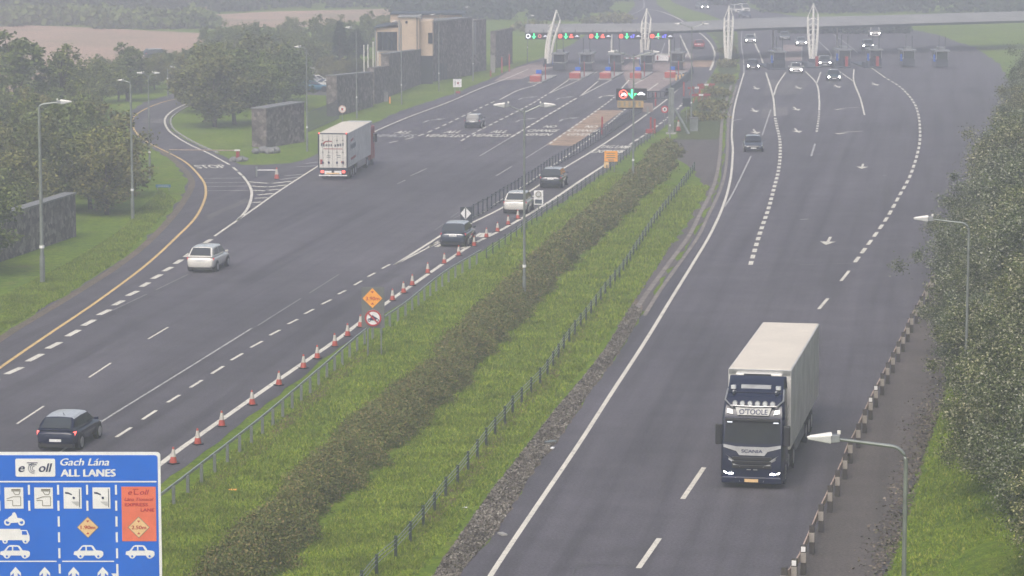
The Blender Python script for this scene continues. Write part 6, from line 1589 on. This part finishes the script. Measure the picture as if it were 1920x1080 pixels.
# ---------------------------------------------------------------- road signs
def sign_panel(label, u, vb, vt, u0, u1, v1, build, posts=(0,), name="road_sign", pm='galv', depth=.05):
    """board between columns u0..u1, rows vt..v1, standing at (u, vb)"""
    p = G(u, vb); k = S(vb) ; t = thing(name, label, "sign", p)
    X = lambda q: (q - u) / k; Z_ = lambda q: (vb - q) / k
    for q in posts: MB().tube([(X(q) if q else 0, .05, 0), (X(q) if q else 0, .05, Z_(vt) - .05)], .04, 8).build("post", M[pm], t)
    build(t, X, Z_, k); return t
def circle_sign(t, X, Z_, k, u, v, r_px, ring='sign_red', face='sign_white', inner=.72, y=-.03):
    o = MB().disc((X(u), y, Z_(v)), r_px/k, 'y', 28, .03).build("disc", M[face], t)
    MB().disc((X(u), y - .02, Z_(v)), r_px/k, 'y', 28, .012, r_px/k*inner).build("red_ring", M[ring], o); return o
def b1_(t, X, Z_, k):
    bd = MB().box(X(678.5), X(721.5), 0, .04, Z_(614), Z_(537)).build("backing_board", M['sign_grey'], t, bevel=.01)
    d = MB().prism([(X(680.5), Z_(558.5)), (X(699), Z_(539)), (X(717.5), Z_(558.5)), (X(699), Z_(577))], 'y', -.02, -.004).build("diamond", M['sign_yellow'], t)
    fn = lambda x, z: (x, -.026, z); mb = MB(); put_text(mb, "3.90m", lambda x, z: fn(X(686.5) + x, Z_(562) + z), 25/k, 7.0/k, bold=.012)
    mb.build("lettering", M['sign_red'], d)
    MB().poly([fn(X(696), Z_(545)), fn(X(699), Z_(549)), fn(X(702), Z_(545))]).build("arrowhead", M['sign_red'], d); MB().poly([fn(X(696), Z_(570)), fn(X(702), Z_(570)), fn(X(699), Z_(566))]).build("arrowhead", M['sign_red'], d)
    c = circle_sign(t, X, Z_, k, 700, 595.5, 15.5, inner=.80)
    fb = lambda x, z: (x, -.072, z); mb = MB(); mb.poly([fb(X(689), Z_(586)), fb(X(691), Z_(584)), fb(X(711), Z_(605)), fb(X(709), Z_(607))]); mb.build("red_bar", M['sign_red'], c)
    fn2 = lambda x, z: (x, -.060, z); mb = MB()
    for uu in (693, 707.5): mb.disc((X(uu), -.062, Z_(599)), 3.2/k, 'y', 16, .006, 1.9/k)
    mb.poly([fn2(X(692), Z_(598)), fn2(X(696), Z_(593.5)), fn2(X(699), Z_(589.5)), fn2(X(702), Z_(592)), fn2(X(708), Z_(595.5)), fn2(X(705), Z_(599)), fn2(X(698), Z_(600))]); mb.build("motorcycle_symbol", M['ink'], c)
sign_panel("grey board with an amber diamond above a no motorcycles disc", 700, 668, 537, 678, 722, 615, b1_, (690, 715))
def b2_(t, X, Z_, k):
    bd = MB().box(X(1133), X(1158), 0, .04, Z_(303), Z_(283)).build("board", M['sign_yellow'], t, bevel=.01)
    mb = MB()
    for v_ in (287, 291, 294.5): mb.box(X(1137), X(1153), -.012, -.004, Z_(v_+1.2), Z_(v_))
    mb.box(X(1133.5), X(1157.5), -.012, -.004, Z_(296.4), Z_(295.8)); mb.box(X(1140), X(1151), -.012, -.004, Z_(301), Z_(299)); mb.build("dark_legend", M['line_tan'], bd)
    MB().box(X(1132.5), X(1141.5), -.03, .01, Z_(315), Z_(304)).build("lower_plate", M['sign_sand'], t)
sign_panel("orange board with a small yellow plate below, beside the express lane", 1144, 322, 283, 0, 0, 0, b2_, (1137, 1152))
def b3_(t, X, Z_, k):
    MB().box(X(863), X(886), 0, .04, Z_(418), Z_(388)).build("backing_board", M['dark_steel'], t)
    d = MB().prism([(X(863.5), Z_(400)), (X(873), Z_(388.5)), (X(883.5), Z_(400)), (X(873), Z_(411.5))], 'y', -.03, -.004).build("diamond", M['sign_white'], t)
    MB().box(X(872.2), X(874.2), -.04, -.032, Z_(410), Z_(390)).build("centre_bar", M['dark_steel'], d)
sign_panel("white diamond on a dark board at the start of the lane railing", 874, 424, 388, 0, 0, 0, b3_, (868, 880))
def b4_(t, X, Z_, k):
    MB().box(X(1001), X(1018.5), 0, .04, Z_(384), Z_(357)).build("backing_board", M['sign_white'], t, bevel=.01)
    circle_sign(t, X, Z_, k, 1009.5, 364, 5.6, ring='line_tan', face='sign_grey_l', inner=.75); MB().box(X(1003), X(1016), -.02, -.004, Z_(381.5), Z_(374)).build("dark_panel", M['ink_grey'], t)
M['sign_grey_l'] = paint("light grey sign", (0.5, 0.5, 0.5), 0.5)
sign_panel("pale sign with a ring over a dark panel, right of the express lane cars", 1010, 398, 357, 0, 0, 0, b4_, (1010,))
sign_panel("round red ringed sign just left of the gantry upright", 1246, 240, 205, 0, 0, 0, lambda t, X, Z_, k: circle_sign(t, X, Z_, k, 1246, 205, 7, inner=.62) and MB().box(X(1244.5), X(1247.5), -.06, -.05, Z_(207), Z_(203)).build("digit", M['ink'], t), (1246,))
sign_panel("round red ringed sign in front of the long stone wall", 642, 232, 204, 0, 0, 0, lambda t, X, Z_, k: circle_sign(t, X, Z_, k, 642, 204.5, 7, ring='sign_faded', inner=.72) and MB().box(X(640), X(644), -.06, -.05, Z_(207), Z_(202)).build("symbol", M['sign_red'], t), (642,)) if M.setdefault('sign_faded', paint("faded red ring", (0.62, 0.42, 0.36), .5)) else None
def b5_(t, X, Z_, k):
    MB().box(X(849.5), X(865.5), 0, .05, Z_(163.5), Z_(148)).build("board", M['sign_white'], t); MB().box(X(849), X(866), -.02, .06, Z_(148), Z_(146)).build("top_edge", M['dark_steel'], t)
    MB().box(X(857), X(860.5), -.012, -.004, Z_(158), Z_(154)).build("red_symbol", M['red'], t); MB().box(X(853), X(854), -.012, -.004, Z_(160), Z_(152)).build("dark_stroke", M['ink_grey'], t); MB().box(X(855), X(863), -.02, .02, Z_(175), Z_(171)).build("red_plate", M['red'], t)
sign_panel("square white sign with a small red plate below on the plaza verge", 857, 178, 148, 0, 0, 0, b5_, (853, 862))
def b6_(t, X, Z_, k):
    MB().box(X(1279.5), X(1295), 0, .12, Z_(200), Z_(184)).build("board", M['dark_steel'], t, bevel=.01)
sign_panel("blank dark square board on a thin post right of the gantry", 1287, 232, 184, 0, 0, 0, b6_, (1287,))
def b7_(t, X, Z_, k):
    MB().box(X(292), X(320), 0, .04, Z_(351.5), Z_(346)).build("board", M['blue_faded'], t); mb = MB(); mb.box(X(296), X(316), -.008, -.004, Z_(349.5), Z_(348.5)); mb.build("pale_legend", M['sign_grey_l'], t)
M['blue_faded'] = paint("faded blue sign face", (0.04, 0.16, 0.30), 0.6)
sign_panel("low faded blue board in the grass inside the slip road", 306, 357, 346, 0, 0, 0, b7_, (295, 317))

# big blue advance sign in the lower left corner
def big_sign():
    Zs = 92.0; k = F_PX / Zs
    top = h_at(839, Zs); p = at(306, Zs, 0); p.z = 0
    t = thing("advance_sign", "big blue toll lane sign with white border in the lower left corner", "sign", p)
    X = lambda u: (u - 306) / k; Zz = lambda v: top - (v - 839) / k
    y = [-.004]
    fn = lambda x, z: (x, -.014, z)
    def P(L): return [fn(X(a), Zz(b)) for a, b in L]
    # panel with rounded corners
    def rr(u0, u1, v0, v1, r_):
        c = []
        for (cu, cv, a0) in ((u1 - r_, v0 + r_, 90), (u0 + r_, v0 + r_, 180), (u0 + r_, v1 - r_, 270), (u1 - r_, v1 - r_, 360)):
            for q in range(6):
                a = math.radians(a0 - 90 + q * 18); c.append((cu + r_ * math.cos(a), cv - r_ * math.sin(a)))
        return c
    U0, V1 = -130, 1128
    MB().prism([(X(a), Zz(b)) for a, b in rr(U0, 306, 839, V1, 7)], 'y', 0, .06).build("border", M['sign_white'], t)
    MB().prism([(X(a), Zz(b)) for a, b in rr(U0 + 5, 301, 844.5, V1 - 5, 5)], 'y', -.008, -.0005).build("panel", M['sign_blue'], t)
    wm = MB()
    wm.box(X(U0 + 12), X(298.5), -.016, -.010, Zz(895.8), Zz(893.3))
    wm.box(X(U0 + 12), X(109.5), -.016, -.010, Zz(1046.9), Zz(1044.8)); wm.box(X(120), X(217), -.016, -.010, Zz(1046.9), Zz(1044.8))
    for u, rows_ in ((-50, 2), (5, 2), (60.7, 2), (115, 6), (169, 2), (222.7, 6)):
        for q, (a, b) in enumerate([(900.6, 919), (930.5, 949.5), (960.5, 979.5), (990.5, 1009.5), (1021, 1040), (1051, 1069)][:rows_]):
            wm.box(X(u - 1.9), X(u + 1.9), -.016, -.010, Zz(b), Zz(a))
    for u in (-22, 32.5, 87, 141, 195.5):
        wm.poly(P([(u, 1056.5), (u + 10, 1068), (u + 10, 1074), (u + 3.6, 1068), (u + 3.6, 1112), (u - 3.6, 1112), (u - 3.6, 1068), (u - 10, 1074), (u - 10, 1068)]))
    wm.poly(P([(211, 1069), (225, 1069), (225, 1084), (220, 1078), (211, 1092), (204, 1086), (214, 1073)]))
    wm.build("white_markings", M['sign_white'], t)
    tx = MB(); put_text(tx, "Gach Lána", lambda x, z: fn(X(120) + x, Zz(864) + z), 90/k, 14/k, .25, bold=.02); tx.build("lettering", M['sign_white'], t)
    tx = MB(); put_text(tx, "ALL LANES", lambda x, z: fn(X(120) + x, Zz(885) + z), 101/k, 14.2/k, bold=.035)
    tx.build("lettering", M['sign_white'], t)
    wf = lambda x, z: (x, -.024, z)
    lb = MB().prism([(X(a), Zz(b)) for a, b in rr(36.5, 110.5, 851, 885, 3)], 'y', -.016, -.010).build("logo_plate", M['sign_white'], t)
    mb = MB(); put_text(mb, "e", lambda x, z: wf(X(42) + x, Zz(876) + z), 11/k, 17/k, .25, bold=.02); put_text(mb, "oll", lambda x, z: wf(X(80) + x, Zz(876) + z), 24/k, 17/k, .25, bold=.02)
    for q in range(2):
        mb.box(X(58 + q*3), X(78 - q*2), -.024, -.020, Zz(859.5 + q*3.6), Zz(858 + q*3.6))
    for q in range(3):
        r0, r1 = (10 - q*2.6), (9.0 - q*2.6); pa, pb = [], []
        for a in range(9):
            an = math.radians(80 + a * 25); pa.append((70 + q + r0*math.cos(an), 869 - r0*math.sin(an))); pb.append((70 + q + r1*math.cos(an), 869 - r1*math.sin(an)))
        for a in range(8): mb.poly([wf(X(m_[0]), Zz(m_[1])) for m_ in (pa[a], pa[a+1], pb[a+1], pb[a])])
    mb.build("logo", M['ink'], lb)
    for n_, (u0, u1) in enumerate([(-40, -5), (15, 50), (70.5, 105), (125, 158.5), (179, 212)]):
        pl = MB().box(X(u0), X(u1), -.016, -.010, Zz(945.5), Zz(905.5)).build("picture_plate", M['sign_white'], t)
        mb = MB(); L = lambda u, v: wf(X(u), Zz(v))
        if n_ < 3:   # attendant with cap and outstretched hand
            w = 1.3
            def st(a, b, w=w):
                A, B = Vector((a[0], a[1])), Vector((b[0], b[1])); d = (B - A).normalized(); m_ = Vector((-d.y, d.x)) * w / 2
                mb.poly([L(*(A + m_)), L(*(B + m_)), L(*(B - m_)), L(*(A - m_))])
            st((u0 + 13, 909.5), (u0 + 30, 909.5), 2.6); st((u0 + 13, 912), (u0 + 30, 912), 1.4); st((u0 + 16, 913), (u0 + 20, 919)); st((u0 + 20, 919), (u0 + 27, 919)); st((u0 + 27, 919), (u0 + 29.5, 912))
            st((u0 + 4, 927), (u0 + 16, 923)); st((u0 + 4, 930), (u0 + 15, 930)); st((u0 + 15, 923), (u0 + 30, 923)); st((u0 + 15, 930), (u0 + 15, 940)); st((u0 + 15, 940), (u0 + 30, 940)); st((u0 + 30, 923), (u0 + 30, 940))
            mb.build("attendant_symbol", M['line_tan'], pl)
        else:        # hand dropping a coin
            mb.poly([L(u0 + 3, 914), L(u0 + 9, 914.5), L(u0 + 16, 918), L(u0 + 15, 920), L(u0 + 9, 917.5), L(u0 + 3, 917)]); mb.disc((X(u0 + 19), -.026, Zz(925)), 2.3/k, 'y', 12, .006); mb.box(X(u0 + 29), X(u0 + 30.2), -.026, -.020, Zz(943), Zz(908)); mb.build("coin_symbol", M['ink'], pl)
            mb = MB(); mb.poly([L(u0 + 14, 932), L(u0 + 28, 932), L(u0 + 28, 940), L(u0 + 24, 940)]); mb.build("basket_symbol", M['sign_grey_l'], pl)
    sp = MB().box(X(232.8), X(296.8), -.016, -.010, Zz(1007.5), Zz(904)).build("express_plate", M['sign_salmon'], t)
    mb = MB(); put_text(mb, "e", lambda x, z: wf(X(245) + x, Zz(919) + z), 7/k, 10/k, .25, bold=.01); mb.build("logo", M['sign_red'], sp); mb = MB(); put_text(mb, "oll", lambda x, z: wf(X(267) + x, Zz(919) + z), 17/k, 10/k, .25, bold=.01)
    mb.box(X(254), X(265), -.024, -.020, Zz(909.2), Zz(908)); mb.box(X(256), X(258), -.024, -.020, Zz(918), Zz(910)); mb.box(X(256), X(265), -.024, -.020, Zz(919), Zz(917.2)); mb.build("logo", M['sign_red'], sp); mb = MB()
    put_text(mb, "Lána Tionscal", lambda x, z: wf(X(238) + x, Zz(930.5) + z), 54/k, 6/k, .25, bold=.006); mb.build("lettering", M['sign_red'], sp); mb = MB()
    put_text(mb, "EXPRESS", lambda x, z: wf(X(238.5) + x, Zz(941) + z), 43/k, 6.2/k, bold=.012); mb.build("lettering", M['sign_red'], sp); mb = MB(); put_text(mb, "LANE", lambda x, z: wf(X(268) + x, Zz(951) + z), 25/k, 6.2/k, bold=.012)
    mb.build("lettering", M['sign_red'], sp)
    for cu, cv, s_, yy in ((169, 981, "1.90m", -.010), (264, 981, "2.50m", -.018)):
        d0 = MB().prism([(X(cu - 20.5), Zz(cv)), (X(cu), Zz(cv - 20.5)), (X(cu + 20.5), Zz(cv)), (X(cu), Zz(cv + 20.5))], 'y', yy - .006, yy).build("diamond", M['line_tan'], t)
        MB().prism([(X(cu - 19), Zz(cv)), (X(cu), Zz(cv - 19)), (X(cu + 19), Zz(cv)), (X(cu), Zz(cv + 19))], 'y', yy - .010, yy - .0065).build("face", M['sign_sand'], d0)
        mb = MB(); zf = lambda x, z: (x, yy - .014, z); put_text(mb, s_, lambda x, z: zf(X(cu - 13.5) + x, Zz(cv + 3.6) + z), 27/k, 7.2/k, bold=.012)
        mb.build("lettering", M['sign_red'], d0)
        MB().poly([zf(X(cu - 3), Zz(cv - 13)), zf(X(cu), Zz(cv - 9)), zf(X(cu + 3), Zz(cv - 13))]).build("arrowhead", M['sign_red'], d0); MB().poly([zf(X(cu - 3), Zz(cv + 13)), zf(X(cu + 3), Zz(cv + 13)), zf(X(cu), Zz(cv + 9))]).build("arrowhead", M['sign_red'], d0)
    yk = lambda x, z: (x, -.024, z)
    for u0, u1 in ((4, 60), (141.5, 197), (238.5, 292.5)):
        mb = MB(); w_ = (u1 - u0) / k; x0 = X(u0); z0 = Zz(1039)
        Q = [(0, .25), (.02, .5), (.14, .56), (.27, .93), (.34, 1), (.58, 1), (.66, .95), (.76, .6), (.94, .55), (1, .45), (1, .22), (.97, .1), (.9, -.02), (.83, -.08), (.76, -.02), (.7, .18), (.36, .18), (.3, -.02), (.23, -.08), (.16, -.02), (.1, .18)]
        h_ = 24 / k
        mb.poly([fn(x0 + a * w_, z0 + b * h_) for a, b in Q]); cs = mb.build("car_symbol", M['sign_white'], t)
        for Q in ([(.22, .58), (.31, .88), (.40, .88), (.40, .58)], [(.45, .58), (.45, .88), (.60, .88), (.68, .58)]): MB().poly([yk(x0 + a * w_, z0 + b * h_) for a, b in Q]).build("window", M['sign_blue'], cs)
        for a in (.23, .83): MB().disc((x0 + a * w_, -.024, z0 + .12 * h_), .07 * h_ * 1.2, 'y', 12, .004).build("wheel", M['sign_blue'], cs)
    mb = MB(); Q = [(0, .2), (0, 1), (.70, 1), (.70, .92), (.92, .92), (1, .5), (1, .2), (.93, .0), (.86, -.06), (.79, .0), (.75, .2), (.28, .2), (.25, 0), (.18, -.06), (.11, 0), (.08, .2)]
    mb.poly([fn(X(4) + a * 56 / k, Zz(1011) + b * 27 / k) for a, b in Q]); cs = mb.build("lorry_symbol", M['sign_white'], t)
    MB().poly([yk(X(46), Zz(988)), yk(X(46), Zz(995)), yk(X(56), Zz(995)), yk(X(54.5), Zz(988))]).build("window", M['sign_blue'], cs)
    for a in (.18, .86): MB().disc((X(4) + a * 56 / k, -.024, Zz(1008)), 1.8 / k, 'y', 12, .004).build("wheel", M['sign_blue'], cs)
    mb = MB(); mb.poly([fn(X(a), Zz(b)) for a, b in [(17, 969), (22, 962), (28, 958), (29, 954), (33, 952), (36, 956), (38, 963), (46, 964), (48, 969), (38, 972), (27, 973)]]); cs = mb.build("motorcycle_symbol", M['sign_white'], t)
    for a in (19.5, 45.5): MB().disc((X(a), -.018, Zz(971.5)), 6.4 / k, 'y', 18, .007, 3.4 / k).build("wheel", M['sign_white'], cs)
    for u in (-90, 60, 240): MB().tube([(X(u), .14, 0), (X(u), .14, Zz(846))], .09, 8).build("post", M['galv'], t)
big_sign()

# litter
for j, (u, v, mt, s_, lab) in enumerate([(436, 921, 'sign_yellow', .18, "yellow scrap of litter on the grass left of the hedge"), (1032, 832, 'galv', .3, "grey drain cover lying beside the gravel strip"), (1036, 842, 'sign_white', .16, "white scrap beside the grey drain cover"), (942, 1004, 'concrete', .22, "small kerb stone beside the lower gravel strip"), (872, 953, 'sign_white', .10, "white litter in the grass left of the gravel strip")]):
    t = thing("litter", lab, "litter", G(u, v) + Vector((0, 0, .02)), j * .7); MB().prism([(-s_, -s_*.4), (s_*.8, -s_*.5), (s_, s_*.4), (-s_*.7, s_*.5)], 'z', 0, s_*.35).build("scrap", M[mt], t, bevel=.01)

# clean up prototypes nothing used
for L_ in PROTO.values():
    for q in L_:
        if q.name not in _used:
            for ch in list(q.children): bpy.data.objects.remove(ch)
            bpy.data.objects.remove(q)

# ---------------------------------------------------------------- haze
hz = MB().box(-900, 900, -60, 1500, -1.0, 26.0).build("haze", None)
hm = bpy.data.materials.new("haze air"); hm.use_nodes = True; nt = hm.node_tree
for n_ in list(nt.nodes):
    if n_.type == 'BSDF_PRINCIPLED': nt.nodes.remove(n_)
pv = nt.nodes.new("ShaderNodeVolumePrincipled"); pv.inputs["Color"].default_value = (0.89, 0.90, 1.0, 1); pv.inputs["Density"].default_value = 0.00148; pv.inputs["Anisotropy"].default_value = 0.2
nt.links.new(pv.outputs[0], nt.nodes["Material Output"].inputs["Volume"])
hz.data.materials.append(hm); tag(hz, "thin even haze filling the air over the motorway", "haze", None, 'stuff')
